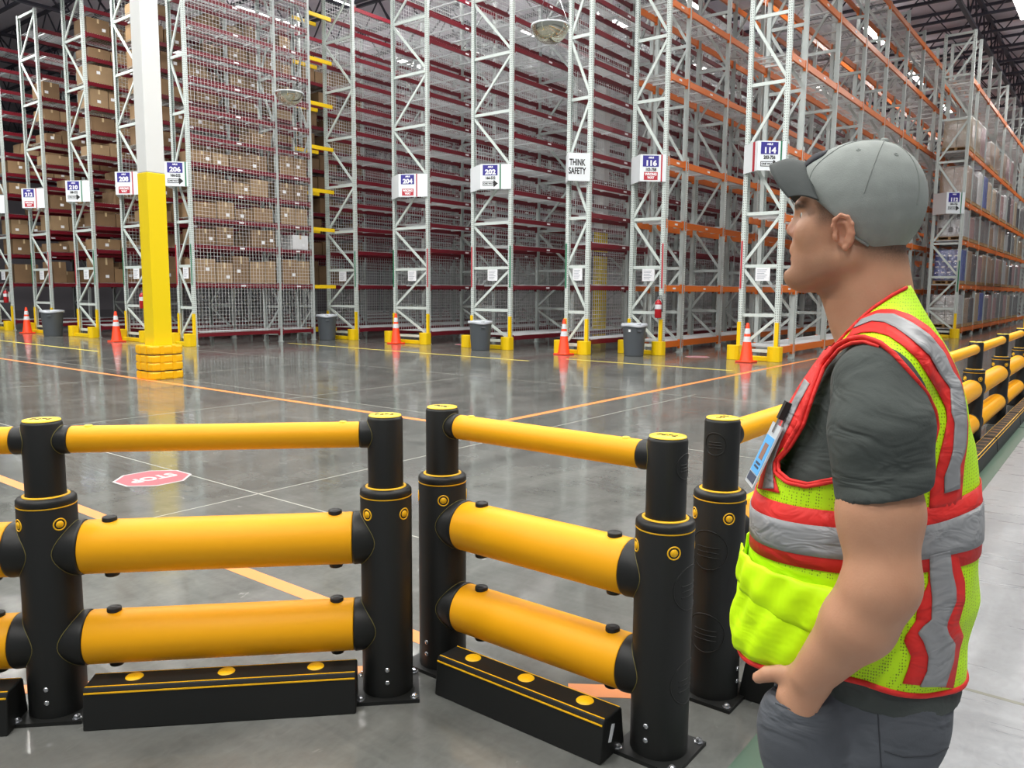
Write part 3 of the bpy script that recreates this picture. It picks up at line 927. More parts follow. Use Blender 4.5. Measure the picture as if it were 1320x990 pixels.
def wrap_mesh(h):
    b = MB(); n = 28; rows = 9
    vs_, fs = [], []
    for k in range(rows+1):
        z = h*k/rows
        for i in range(n):
            a = 2*PI*i/n; c, s = math.cos(a), math.sin(a)
            q = max(abs(c)/.45, abs(s)/.50)
            w_ = 1/q*(1+random.uniform(-.006, .02))
            vs_.append((c*w_, s*w_, z))
    fs = [(k*n+i, k*n+(i+1) % n, (k+1)*n+(i+1) % n, (k+1)*n+i) for k in range(rows) for i in range(n)]
    fs.append(tuple(rows*n+i for i in range(n)))
    return b.add(vs_, fs, True).mesh('wrap', M_WRAP)
LOADC = {'brown': mat('load_brown', (176, 146, 112), .7), 'white': mat('load_white', (214, 214, 212), .6), 'grey': mat('load_grey', (140, 138, 134), .6),
         'blue': mat('load_blue', (52, 92, 184), .6), 'dark': mat('load_dark', (70, 68, 66), .6), 'tan': mat('load_tan', (196, 176, 142), .7), 'pink': mat('load_pink', (190, 150, 146), .65)}
x, y = EXT[112]
first = {0: 'white', 1: 'blue', 2: 'white', 3: 'brown', 4: 'tan'}
starts = [.70] + [1.35+2.6*i+q for i in range(7) for q in (.72, 1.86)]
HEI = [1.15, 1.10, .92, 1.2, 1.1]
for li in range(5):
    for n_, q in enumerate(starts):
        if li == 4 and (n_ > 9 or n_ in (3, 6)): continue
        c = first[li] if n_ == 0 else random.choice(['grey', 'white', 'tan', 'brown', 'grey', 'dark', 'pink', 'tan'])
        if (li, n_) in ((3, 3), (0, 4)): c = 'blue'
        if (li, n_) in ((4, 8), (4, 9)): c = 'pink'
        h = HEI[li]*random.choice([.82, .92, 1.0])
        lvn = ('lowest', 'second', 'third', 'fourth', 'fifth')[li]
        lab = '%s wrapped pallet load, %s behind the end frame, %s level, far rack' % (c, NTH[n_-1] if n_ < 13 else ('last but one' if n_ == 13 else 'last'), lvn)
        grp = 'wrapped pallets on the far rack'
        if n_ == 0: lab = '%s pallet load seen through the end frame of the far rack, %s level' % (c, lvn)
        t = thing('wrapped_pallet', lab, 'pallet load', (x+.06, y+q, W_LV[li]+.075+.022), group=grp)
        link('pallet', PALLET, t)
        link('load', cached(('ld', round(h, 2), c), lambda: load_mesh(h, LOADC[c], 2, 3, 5 if c != 'white' else 3)), t, (0, 0, .127))
        link('wrap', cached(('wr', round(h, 2)), lambda: wrap_mesh(h+.012)), t, (0, 0, .127))
        if n_ == 0 and li in (1, 2):
            b = MB()
            if li == 2:
                for zz in (.15, .60):
                    for xx in (-.30, .02, .26): b.box(xx-.07, xx+.07, -.485, -.480, zz, zz+.17)
                b.build('box_print', M_LETB, t, (0, -.012, .127))
            else:
                for r_ in range(5):
                    for xx in (-.34, -.14, .06, .26): b.box(xx-.05, xx+.05, -.485, -.480, .06+.2*r_, .11+.2*r_)
                b.build('box_print', M_LETW, t, (0, -.012, .127))

# ------------------------------------------------------------------ polymer barriers
R_LO, R_UP, R_RAIL, R_TOP = .097, .066, .0975, .0485
Z_TOP, Z_R1, Z_R2 = 1.013, .616, .274
def post_lo_mb():
    return MB().lathe([(R_LO, .012), (R_LO, .775), (R_LO-.002, .779), (R_LO-.002, .783), (R_LO+.001, .786), (R_LO, .803), (R_LO-.008, .812), (R_UP+.004, .815)], 48, caps=False)
POST_LO = post_lo_mb().mesh('lower_post', M_BLACKP)
SEAM = MB().lathe([(R_LO-.0015, .7785), (R_LO+.0006, .781), (R_LO-.0015, .7835)], 48, caps=False).mesh('seam_line', M_YDOT)
POST_UP = MB().lathe([(R_UP, .80), (R_UP, 1.072), (R_UP-.004, 1.080), (R_UP-.010, 1.083), (0.001, 1.083)], 40, caps=False).mesh('upper_post', M_BLACKP)
COLLAR = MB().lathe([(R_UP+.0005, .814), (R_UP+.006, .819), (R_UP+.011, .816), (R_UP+.011, .813)], 48, caps=False).mesh('collar_ring', M_YDOT)
CAP = MB().lathe([(R_UP-.005, 1.083), (R_UP-.006, 1.087), (.001, 1.088)], 40, caps=False).mesh('cap', M_CAPY)
def logo_mb():
    """worn dark marks pressed into the cap"""
    b = MB()
    for i, (a, x) in enumerate(((1, -.030), (-1, -.012), (1, .006), (-1, .024))):
        b.bar((x-.006, -.008, 1.0885), (x+.006, .010, 1.0885), .004, .0012, (0, 0, 1))
        b.bar((x-.006, .010*a, 1.0885), (x+.008, .009*a, 1.0885), .004, .0012, (0, 0, 1))
    return b
CAPMARK = logo_mb().mesh('cap_marks', M_BLACK)
BASE = MB().box(-.120, .120, -.120, .120, 0, .014).mesh('base_plate', M_BLACKP)
BOLT = MB().lathe([(.017, 0), (.017, .003), (.011, .004), (.011, .012), (.006, .016), (.001, .0165)], 6, smooth=False, caps=False).mesh('bolt', M_CHROME)
SCREW = MB().lathe([(.0095, 0), (.0095, .002), (.006, .0045), (.001, .005)], 16, axis='x', caps=False).mesh('screw', M_CHROME)
def on_cyl(R, cz, fn, n=40):
    """ring of (lateral, z) pairs wrapped on a cylinder of radius R"""
    return fn
def dot_mb():
    # yellow disc in a yellow ring, wrapped on the post
    b = MB(); n = 28
    def P(r, t, h):
        l = r*math.cos(t); z = r*math.sin(t); a = l/R_LO
        return ((R_LO+h)*math.cos(a), (R_LO+h)*math.sin(a), z)
    for r0, r1, h in ((.0001, .0122, .0022), (.0190, .0222, .0018)):
        vs_ = [P(r, 2*PI*i/n, hh) for r, hh in ((r0, h), (r1, h), (r1+.0008, 0)) for i in range(n)]
        if r0 > .001: vs_ += [P(r0-.0008, 2*PI*i/n, 0) for i in range(n)]
        fs = [(k*n+i, k*n+(i+1) % n, (k+1)*n+(i+1) % n, (k+1)*n+i) for k in range(2) for i in range(n)]
        if r0 > .001: fs += [(3*n+i, 3*n+(i+1) % n, (i+1) % n, i) for i in range(n)]
        b.add(vs_, fs, True)
    return b
DOT = dot_mb().mesh('reflector_dot', M_YDOT)
def blank_mb(R, r):
    """pressed circular blank where no rail is fitted"""
    b = MB(); n = 36
    pts = []
    for i in range(n+1):
        t = 2*PI*i/n; a = r*math.cos(t)/R
        pts.append((R*math.cos(a), R*math.sin(a), r*math.sin(t)))
    b.tube(pts, .0022, 6, caps=False)
    for dz in (-.35, -.1, .15):
        q = [(R*math.cos(a), R*math.sin(a), r*dz) for a in [(-.5+k/6.)*r/R*1.2 for k in range(7)]]
        b.tube(q, .0018, 6)
    return b
BLANK_LO = blank_mb(R_LO, .075).mesh('blank_disc', M_BLACKP); BLANK_UP = blank_mb(R_UP, .042).mesh('blank_disc', M_BLACKP)
def saddle_mb(R, lat, ver, rr, x1):
    """flared rail cup: sits on the round post as an oval, opens to the rail end"""
    b = MB(); n = 40; rings = []
    for k, q in enumerate((0, .25, .6, .9)):
        row = []
        for i in range(n):
            t = 2*PI*i/n
            l0, z0 = lat*math.cos(t), ver*math.sin(t)
            x0 = math.sqrt(max(R*R-l0*l0, 0))-.002
            l1, z1 = rr*math.cos(t), rr*math.sin(t)
            e = q**.55
            row.append((x0+(x1-x0)*q, l0+(l1-l0)*e, z0+(z1-z0)*e))
        rings.append(row)
    for x_, r_ in ((x1, rr-.0005), (x1+.005, rr-.003), (x1+.006, rr*.6)):
        rings.append([(x_, r_*math.cos(2*PI*i/n), r_*math.sin(2*PI*i/n)) for i in range(n)])
    return b.add([p for row in rings for p in row], [(k*n+i, k*n+(i+1) % n, (k+1)*n+(i+1) % n, (k+1)*n+i) for k in range(len(rings)-1) for i in range(n)], True)
SADDLE = saddle_mb(R_LO, .086, .0985, .1005, .119).mesh('saddle', M_BLACKP)
SADDLE_T = saddle_mb(R_UP, .045, .050, .051, .090).mesh('saddle', M_BLACKP)
def saddle_line(R, lat, ver):
    pts = []
    for i in range(41):
        t = 2*PI*i/40; l = lat*math.cos(t)
        pts.append((math.sqrt(R*R-l*l)+.0008, l, ver*math.sin(t)))
    return MB().tube(pts, .0011, 6, caps=False)
SLINE = saddle_line(R_LO, .088, .1005).mesh('saddle_line', mat('worn_edge', (128, 118, 62), .5)); SLINE_T = saddle_line(R_UP, .047, .052).mesh('saddle_line', MATS['worn_edge'])
def PLUG(): return cached('plug', lambda: MB().lathe([(.0, .016), (.015, .017), (.017, .014), (.0235, .014), (.0255, .010), (.0255, -.03)], 28, caps=False).mesh('rail_plug', M_BLACK))
TPLUG = MB().lathe([(.001, .004), (.012, .004), (.014, .002), (.016, -.02)], 20, caps=False).mesh('rail_plug', M_CAPY)

def bpost(parent, x, y, rails, face, blanks=()):
    """one post; rails/blanks/face are angles about Z"""
    p = link('post', POST_LO, parent, (x, y, 0))
    link('upper_post', POST_UP, p); link('collar_ring', COLLAR, p); link('seam_line', SEAM, p)
    c = link('cap', CAP, p); k = link('cap_marks', CAPMARK, p, (0, 0, 0), face+PI/2)
    bp_ = link('base_plate', BASE, p, (0, 0, 0), face)
    bev(bp_, .012) if False else None
    for sx in (-1, 1):
        for sy in (-1, 1):
            q = Vector((sx*.101, sy*.101, .014)); q.rotate(Matrix.Rotation(face, 3, 'Z'))
            link('bolt', BOLT, p, q, .3*sx+.2*sy)
    for a in (PI/4, 3*PI/4, 5*PI/4, 7*PI/4):
        link('reflector_dot', DOT, p, (0, 0, .722), face+a)
    for dz in (.075, .125):
        for a in (0, PI):
            link('screw', SCREW, p, (R_LO*math.cos(face+a), R_LO*math.sin(face+a), dz), face+a)
    for a in rails:
        for z in (Z_R1, Z_R2):
            link('saddle', SADDLE, p, (0, 0, z), a); link('saddle_line', SLINE, p, (0, 0, z), a)
        link('saddle', SADDLE_T, p, (0, 0, Z_TOP), a); link('saddle_line', SLINE_T, p, (0, 0, Z_TOP), a)
    for a in blanks:
        for z in (Z_R1-.02, Z_R2): link('blank_disc', BLANK_LO, p, (0, 0, z), a)
        link('blank_disc', BLANK_UP, p, (0, 0, Z_TOP-.02), a)
    return p
def rail_mesh(L, r):
    return cached(('rail', round(L, 3), r), lambda: MB().lathe([(r-.006, 0), (r-.002, .0), (r, .004), (r, L-.004), (r-.002, L), (r-.006, L)], 48, axis='x').mesh('rail', M_YRAIL))
def rails_between(parent, a, b, plugs=True):
    a, b = Vector(a), Vector(b); d = b-a; L = d.length; an = math.atan2(d.y, d.x); u = d.normalized()
    for z in (Z_R1, Z_R2):
        o = link('guard_rail', rail_mesh(L-.25, R_RAIL), parent, (*(a+u*.125), z), an)
        if plugs:
            for q in (.085, L-.25-.065):
                link('rail_plug', PLUG(), o, (q, 0, R_RAIL-.001))
                e = link('rail_plug', PLUG(), o, (q, 0, -R_RAIL+.001)); e.rotation_euler = (PI, 0, 0)
    o = link('top_rail', rail_mesh(L-.19, R_TOP), parent, (*(a+u*.095), Z_TOP), an)
    if plugs:
        for q in (.06, L-.19-.06): link('rail_plug', TPLUG, o, (q, 0, R_TOP-.001))
A, B_, C_, D_ = Vector((-3.015, 1.162)), Vector((-2.175, 2.024)), Vector((-2.158, 2.320)), Vector((-1.155, 2.318))
uAB = (B_-A).normalized(); Z0 = A-uAB*1.203
angAB = math.atan2(uAB.y, uAB.x)
t = thing('safety_barrier', 'angled yellow and black barrier on the left, nearest the picture edge', 'safety barrier', (A.x, A.y, 0))
def sub(v): return (v.x-t.location.x, v.y-t.location.y)
for P, rl in ((Z0, [angAB]), (A, [angAB, angAB+PI]), (B_, [angAB+PI])):
    bpost(t, *sub(P), rl, angAB-PI/2)
rails_between(t, sub(A), sub(B_)); rails_between(t, sub(Z0), sub(A))
t = thing('safety_barrier', 'short yellow and black barrier in the middle between two black posts', 'safety barrier', (C_.x, C_.y, 0))
bpost(t, *sub(C_), [0], -PI/2); bpost(t, *sub(D_), [PI], -PI/2, [0.0])
rails_between(t, sub(C_), sub(D_))
t = thing('safety_barrier', 'long yellow and black barrier running off behind the man', 'safety barrier', (-1.172, 2.80, 0))
LY = [2.80+2.075*k for k in range(12)]
for i, yv in enumerate(LY):
    rl = ([] if i == 0 else [-PI/2]) + ([] if i == len(LY)-1 else [PI/2])
    bpost(t, 0, yv-2.80, rl, 0, [-PI/2] if i == 0 else [])
    if i: rails_between(t, (0, LY[i-1]-2.80), (0, yv-2.80), i < 2)

def kerb(x0, y0, x1, y1, label, dots=True, sticker=False, group=None):
    """low black kerb block with two yellow lines along its near edge"""
    a, b = Vector((x0, y0)), Vector((x1, y1)); d = b-a; L = d.length; c = (a+b)/2
    t = thing('kerb_block', label, 'kerb', (c.x, c.y, 0), math.atan2(d.y, d.x), group)
    m = MB(); n0, n1, h = .080, .060, .150
    sec = [(-n0, .0), (-n1-.004, h-.012), (-n1+.001, h-.002), (-n1+.005, h), (n1-.010, h), (n1-.003, h-.008), (n0, 0)]
    m.prism(sec, -L/2, L/2, 'x').build('kerb_body', M_BLACKP, t, bevel=.005)
    MB().bar((-L/2+.004, -n1-.0065, h-.018), (L/2-.004, -n1-.0065, h-.018), .003, .005, (0, 0, 1)).build('yellow_line', M_YDOT, t)
    MB().box(-L/2+.004, L/2-.004, -n1+.006, -n1+.011, h, h+.0012).build('yellow_line', M_YDOT, t)
    MB().box(-L/2+.004, L/2-.004, n1-.014, n1-.011, h, h+.0012).build('yellow_line', M_YDOT, t)
    if dots:
        for q in (-.34, 0, .34):
            o = MB().lathe([(.001, .0035), (.028, .0035), (.031, 0)], 28, caps=False).build('yellow_dot', M_YDOT, t, (q*L, .010, h))
    else:
        k = int(L/.19)
        for i in range(k):
            q = -L/2+.12+i*(L-.24)/(k-1)
            MB().box(q-.008, q+.008, -n1+.022, n1-.022, h, h+.0012).build('cross_bar', mat('bronze_line', (206, 158, 96), .5), t)
    if sticker:
        o = MB().box(-.001, .001, -.009, .009, -.03, .03).build('sticker', M_PAPER, t, (L/2+.0012, -.012, .085)); o.rotation_euler = (-.35, 0, 0)
    return t
nAB = Vector((uAB.y, -uAB.x))
for s0, s1, l_ in ((.145, 1.09, 'black kerb block under the angled barrier, full length in view'), (-1.06, -.10, 'black kerb block cut off by the left picture edge')):
    p, q = A+uAB*s0+nAB*.093, A+uAB*s1+nAB*.093
    kerb(p.x, p.y, q.x, q.y, l_)
kerb(-2.005, 2.187, -1.258, 2.187, 'black kerb block with a white sticker under the middle barrier', True, True)
for i in range(len(LY)-1):
    kerb(-.998, LY[i]+.02, -.998, LY[i+1]-.02, 'black kerb block with bronze cross bars, %s along the long barrier' % NTH[i], False, False, 'kerb blocks along the long barrier')

# ------------------------------------------------------------------ the man in the vest
# modelled as distance fields in his own frame: f = forward, l = his left, z = up; feet under (PX, PY)
PX, PY = -.3873, 1.4802
FD = Vector((-.97826, -.20574, 0)); LD = Vector((.20574, -.97826, 0))
PROT_ = math.atan2(FD.y, FD.x)
def smin(a, b, k):
    h = np.clip(.5+.5*(b-a)/k, 0, 1)
    return b*(1-h)+a*h-k*h*(1-h)
def smax(a, b, k): return -smin(-a, -b, k)
def ell(P, c, r, pitch=0.):
    x, y, z = P[0]-c[0], P[1]-c[1], P[2]-c[2]
    if pitch:
        cp, sp = math.cos(pitch), math.sin(pitch)
        x, z = x*cp+z*sp, -x*sp+z*cp
    k = np.sqrt((x/r[0])**2+(y/r[1])**2+(z/r[2])**2)
    k2 = np.sqrt((x/r[0]**2)**2+(y/r[1]**2)**2+(z/r[2]**2)**2)+1e-9
    return k*(k-1)/k2
def cone_(P, a, b, ra, rb):
    a = np.array(a, float); b = np.array(b, float); d = b-a; L2 = d@d
    t = np.clip(((P[0]-a[0])*d[0]+(P[1]-a[1])*d[1]+(P[2]-a[2])*d[2])/L2, 0, 1)
    return np.sqrt((P[0]-a[0]-t*d[0])**2+(P[1]-a[1]-t*d[1])**2+(P[2]-a[2]-t*d[2])**2)-(ra+(rb-ra)*t)
def chain(P, pts, rs, k=.008):
    d = None
    for i in range(len(pts)-1):
        c = cone_(P, pts[i], pts[i+1], rs[i], rs[i+1])
        d = c if d is None else smin(d, c, k)
    return d
def loft(P, tab, n=2.3, off=0.):
    """stack of superellipses: rows of (z, f centre, half depth, half width)"""
    t = np.array(tab)
    c = np.interp(P[2], t[:, 0], t[:, 1]); a = np.interp(P[2], t[:, 0], t[:, 2])+off; b = np.interp(P[2], t[:, 0], t[:, 3])+off
    k = ((np.abs(P[0]-c)/a)**n+(np.abs(P[1])/b)**n)**(1/n)
    return (k-1)*np.minimum(a, b)*.92
def grid(x0, x1, y0, y1, z0, z1, h):
    ax = [np.arange(a, b+h, h) for a, b in ((x0, x1), (y0, y1), (z0, z1))]
    P = (ax[0][:, None, None], ax[1][None, :, None], ax[2][None, None, :])
    return P, np.array([x0, y0, z0]), h
def nets(d, o, h):
    """naive surface nets on a sampled distance field"""
    s = d < 0
    nx, ny, nz = d.shape
    cnt = np.zeros((nx-1, ny-1, nz-1), np.int8); acc = np.zeros((3, nx-1, ny-1, nz-1), np.float32)
    sl = lambda i, n: slice(i, n-1+i)
    for ax in range(3):
        o1, o2 = [q for q in range(3) if q != ax]
        lo = [slice(None)]*3; hi = [slice(None)]*3
        lo[ax] = slice(0, d.shape[ax]-1); hi[ax] = slice(1, d.shape[ax])
        a, b = d[tuple(lo)], d[tuple(hi)]
        cr = s[tuple(lo)] != s[tuple(hi)]
        t = np.where(cr, a/np.where(cr, a-b, 1), 0).astype(np.float32)
        for i in (0, 1):
            for j in (0, 1):
                ix = [slice(None)]*3
                ix[o1] = sl(i, d.shape[o1]); ix[o2] = sl(j, d.shape[o2])
                c = cr[tuple(ix)]
                cnt += c
                acc[ax] += t[tuple(ix)]
                acc[o1] += c*i; acc[o2] += c*j
    act = cnt > 0
    idx = -np.ones(act.shape, np.int64); idx[act] = np.arange(act.sum())
    ii = np.argwhere(act)
    v = (ii + (acc[:, act]/cnt[act]).T)*h + o
    faces = []
    for ax in range(3):
        o1, o2 = (ax+1) % 3, (ax+2) % 3
        lo = [slice(1, -1)]*3; hi = [slice(1, -1)]*3
        lo[ax] = slice(0, d.shape[ax]-1); hi[ax] = slice(1, d.shape[ax])
        a, b = s[tuple(lo)], s[tuple(hi)]
        e = np.argwhere(a != b)
        if not len(e): continue
        sg = a[tuple(e.T)]
        e = e.copy(); e[:, o1] += 1; e[:, o2] += 1
        def cell(d1, d2):
            q = e.copy(); q[:, o1] += d1; q[:, o2] += d2
            return idx[tuple(q.T)]
        f = np.stack([cell(-1, -1), cell(0, -1), cell(0, 0), cell(-1, 0)], 1)
        f[~sg] = f[~sg][:, ::-1]
        faces.append(f)
    return v, np.concatenate(faces)
def relax(v, f, n=2, lam=.5):
    for _ in range(n):
        s = np.zeros_like(v); c = np.zeros(len(v))
        for i in range(4):
            a, b = f[:, i], f[:, (i+1) % 4]
            np.add.at(s, a, v[b]); np.add.at(c, a, 1); np.add.at(s, b, v[a]); np.add.at(c, b, 1)
        v = v + lam*(s/np.maximum(c, 1)[:, None]-v)
    return v
def np_mesh(name, v, f, m, smooth=True):
    me = bpy.data.meshes.new(name)
    me.from_pydata([tuple(p) for p in v], [], [tuple(int(i) for i in q) for q in f])
    me.polygons.foreach_set('use_smooth', [smooth]*len(me.polygons))
    if m: me.materials.append(m)
    me.update()
    return me
def compact(v, f):
    u, inv = np.unique(f, return_inverse=True)
    return v[u], inv.reshape(f.shape)

MAN = thing('person', 'man in grey cap and yellow and red safety vest, hand in pocket, looking away', 'person', (PX, PY, 0), PROT_)

# --- skin: head, neck, arms and hands in one surface
M_SKIN = bpy.data.materials.new('skin'); M_SKIN.use_nodes = True
nt = M_SKIN.node_tree; b = nt.nodes['Principled BSDF']
at = nt.nodes.new('ShaderNodeAttribute'); at.attribute_name = 'hair'
tc = nt.nodes.new('ShaderNodeTexCoord'); sn = nt.nodes.new('ShaderNodeTexNoise'); sn.inputs['Scale'].default_value = 22; sn.inputs['Detail'].default_value = 6
nt.links.new(tc.outputs['Object'], sn.inputs['Vector'])
m1 = nt.nodes.new('ShaderNodeMix'); m1.data_type = 'RGBA'; nt.links.new(sn.outputs[0], m1.inputs[0])
m1.inputs[6].default_value = (*lin((188, 136, 106)), 1); m1.inputs[7].default_value = (*lin((204, 156, 124)), 1)
m2 = nt.nodes.new('ShaderNodeMix'); m2.data_type = 'RGBA'
hn = nt.nodes.new('ShaderNodeTexNoise'); hn.inputs['Scale'].default_value = 500; nt.links.new(tc.outputs['Object'], hn.inputs['Vector'])
hm = nt.nodes.new('ShaderNodeMath'); hm.operation = 'MULTIPLY_ADD'; nt.links.new(hn.outputs[0], hm.inputs[0]); hm.inputs[1].default_value = .6; hm.inputs[2].default_value = .65
hk = nt.nodes.new('ShaderNodeMath'); hk.operation = 'MULTIPLY'; hk.use_clamp = True
nt.links.new(hm.outputs[0], hk.inputs[0]); nt.links.new(at.outputs['Fac'], hk.inputs[1])
nt.links.new(hk.outputs[0], m2.inputs[0]); nt.links.new(m1.outputs[2], m2.inputs[6]); m2.inputs[7].default_value = (*lin((66, 52, 42)), 1)
a2 = nt.nodes.new('ShaderNodeAttribute'); a2.attribute_name = 'blush'
m3 = nt.nodes.new('ShaderNodeMix'); m3.data_type = 'RGBA'
nt.links.new(a2.outputs['Fac'], m3.inputs[0]); nt.links.new(m2.outputs[2], m3.inputs[6]); m3.inputs[7].default_value = (*lin((196, 112, 96)), 1)
nt.links.new(m3.outputs[2], b.inputs['Base Color'])
b.inputs['Roughness'].default_value = .5
b.inputs['Subsurface Weight'].default_value = .12; b.inputs['Subsurface Radius'].default_value = (.012, .005, .003); b.inputs['Subsurface Scale'].default_value = 1.
sb = nt.nodes.new('ShaderNodeBump'); sb.inputs['Strength'].default_value = .12; sb.inputs['Distance'].default_value = .002
s2 = nt.nodes.new('ShaderNodeTexNoise'); s2.inputs['Scale'].default_value = 260; nt.links.new(tc.outputs['Object'], s2.inputs['Vector'])
nt.links.new(s2.outputs[0], sb.inputs['Height']); nt.links.new(sb.outputs[0], b.inputs['Normal'])

def head_field(P):
    d = ell(P, (-.006, 0, 1.708), (.096, .077, .100), .2)
    d = smin(d, ell(P, (.046, 0, 1.660), (.058, .060, .092), .06), .02)
    d = smin(d, ell(P, (.050, 0, 1.608), (.056, .054, .044), .1), .02)
    d = smin(d, cone_(P, (.098, 0, 1.582), (.080, 0, 1.580), .0185, .026), .022)
    for s in (-1, 1):
        d = smin(d, cone_(P, (.088, .014*s, 1.580), (.006, .050*s, 1.612), .018, .020), .025)
        d = smin(d, ell(P, (.070, .040*s, 1.655), (.028, .020, .024)), .02)          # cheekbone
    d = smin(d, cone_(P, (.094, 0, 1.693), (.1085, 0, 1.664), .0075, .0105), .010)          # nose
    for s in (-1, 1): d = smin(d, ell(P, (.101, .012*s, 1.657), (.010, .007, .007)), .006)
    d = smin(d, ell(P, (.090, 0, 1.706), (.014, .050, .010), .1), .014)                # brow
    for s in (-1, 1): d = smax(d, -ell(P, (.106, .031*s, 1.686), (.015, .017, .010)), .010)
    d = smin(d, ell(P, (.0985, 0, 1.632), (.011, .024, .010)), .008)
    d = smin(d, ell(P, (.1015, 0, 1.6235), (.009, .021, .0055)), .004)                 # lips
    d = smin(d, ell(P, (.1005, 0, 1.6125), (.009, .019, .006)), .004)
    d = smax(d, -ell(P, (.112, 0, 1.6175), (.010, .022, .0016)), .003)
    d = smax(d, -ell(P, (.1135, 0, 1.600), (.012, .024, .006)), .010)
    nk = smin(cone_(P, (-.016, 0, 1.60), (-.040, 0, 1.47), .056, .064), cone_(P, (-.035, 0, 1.60), (-.05, 0, 1.47), .050, .062), .02)
    nk = smin(nk, cone_(P, (.034, 0, 1.545), (.012, 0, 1.50), .018, .02), .03)           # throat
    d = smin(d, nk, .022)
    return d
SH_L, EL_L, WR_L = (-.052, .178, 1.385), (-.075, .246, 1.118), (.020, .212, .930)
def arm_field(P, s=1):
    q = lambda p: (p[0], p[1]*s, p[2])
    E_, W_ = EL_L, WR_L
    d = cone_(P, q(SH_L), q((-.068, .232, 1.22)), .050, .0575)
    d = smin(d, cone_(P, q((-.068, .232, 1.22)), q(E_), .0575, .050), .02)
    d = smin(d, ell(P, q((-.058, .231, 1.22)), (.050, .050, .085)), .02)
    d = smin(d, cone_(P, q((-.080, .250, 1.125)), q((-.066, .248, 1.10)), .046, .046), .02)
    mid = (-.046, .242, 1.045)
    d = smin(d, cone_(P, q((-.072, .248, 1.105)), q(mid), .052, .053), .02)
    d = smin(d, cone_(P, q(mid), q(W_), .052, .0335), .02)
    # hand: palm, four curled fingers slid into the pocket, thumb left outside
    kn = [(.060, .206, .886), (.050, .214, .876), (.038, .218, .868), (.024, .216, .864)]
    wrs = [(.030, .205, .922), (.024, .210, .918), (.016, .212, .916), (.010, .210, .914)]
    for k in range(4):
        d = smin(d, cone_(P, q(wrs[k]), q(kn[k]), .018, .0135), .014)
        x, y, z = kn[k]
        ln = (.040, .044, .041, .033)[k]
        p1 = (x+.012, y-.008, z-ln); p2 = (x+.016, y-.020, z-ln-.026); p3 = (x+.014, y-.030, z-ln-.044)
        d = smin(d, chain(P, [q(kn[k]), q(p1), q(p2), q(p3)], [.0125, .0095, .0085, .0075], .003), .004)
    d = smin(d, chain(P, [q((.034, .200, .926)), q((.064, .196, .918)), q((.090, .190, .908)), q((.106, .186, .896))], [.019, .0155, .0125, .0105], .006), .012)
    return d
P, o_, h_ = grid(-.20, .15, -.333, .333, .775, 1.83, .0045)
d = head_field(P)
d = smin(d, smax(loft(P, [(.80, -.03, .10, .14), (1.0, -.02, .11, .145), (1.2, -.03, .11, .145), (1.36, -.045, .085, .14), (1.44, -.05, .055, .10), (1.5, -.05, .02, .03)]), P[2]-1.49, .01), .03)
d = np.minimum(d, 9)
ar = smin(arm_field(P, 1), arm_field(P, -1), .002)
d = smin(d, ar, .012)
v, f = nets(d, o_, h_)
v = relax(v, f, 2, .35)
# ears: finer fields, joined to the same surface
def ear_part(s):
    P, o_, h_ = grid(-.02, .06, .055, .105, 1.60, 1.70, .0016)
    c = (.018, .080, 1.652)
    x, y, z = P[0]-c[0], P[1]-c[1], P[2]-c[2]
    # lean the ear back and flare it
    ca, sa = math.cos(.28), math.sin(.28)
    X, Z = x*ca-z*sa, x*sa+z*ca
    Y = y + .35*X + 0*Z
    Q = (X, Y, Z)
    d = ell(Q, (-.002, -.004, .0), (.0165, .008, .0285))
    d = smax(d, -ell(Q, (.001, .004, -.001), (.0110, .0090, .0170)), .003)
    pts = [(.009, .001, .004), (.012, .003, .014), (.007, .004, .024), (-.004, .004, .028), (-.014, .004, .021), (-.0175, .004, .008), (-.015, .003, -.008), (-.008, .002, -.019), (.001, .0, -.026)]
    d = smin(d, chain(Q, pts, [.0032]*7+[.0040, .0058], .003), .003)
    d = smin(d, chain(Q, [(-.010, .002, .012), (-.0105, .002, -.004), (-.003, .001, -.015)], [.003, .0035, .004], .003), .004)
    d = smin(d, ell(Q, (.0125, .001, -.004), (.0045, .005, .008)), .004)
    v, f = nets(d + 0*P[0]+0*P[1]+0*P[2], o_, h_)
    v = relax(v, f, 1, .4)
    if s < 0: v = v*np.array([1, -1, 1]); f = f[:, ::-1]
    return v, f
ev, ef = ear_part(1); n0 = len(v)
v = np.concatenate([v, ev]); f = np.concatenate([f, ef+n0]); n0 = len(v)
ev2, ef2 = ear_part(-1)
v = np.concatenate([v, ev2]); f = np.concatenate([f, ef2+n0])
me = np_mesh('body', v, f, M_SKIN)
sst = lambda x, a, b_: np.clip((x-a)/(b_-a), 0, 1)**2*(3-2*np.clip((x-a)/(b_-a), 0, 1))
is_ear = np.zeros(len(v), bool); is_ear[n0-len(ev):] = True
F_, L_, Z_ = v[:, 0], np.abs(v[:, 1]), v[:, 2]
back = sst(-F_, -.004, .03)*sst(Z_ - (1.592+.25*np.clip(F_+.07, 0, .2)), -.012, .035)
temple = sst(F_, .005, .02)*sst(-F_, -.072, -.050)*sst(Z_-1.652, 0, .03)*sst(L_, .045, .06)
stub = .28*sst(-Z_, -1.632, -1.60)*sst(F_, .0, .05)*(Z_ > 1.54)
brow = 1.0*(sst(-np.abs(Z_-1.703), -.008, -.003)*sst(F_, .075, .085)*sst(-np.abs(L_-.032), -.022, -.012))
hair = np.clip(np.maximum.reduce([back*.9, temple*.75, stub, brow]), 0, 1)*(Z_ > 1.5)
hair[is_ear] = 0
lips = sst(-np.abs(Z_-1.618), -.012, -.006)*sst(F_, .098, .102)*sst(-L_, -.022, -.014)*.6
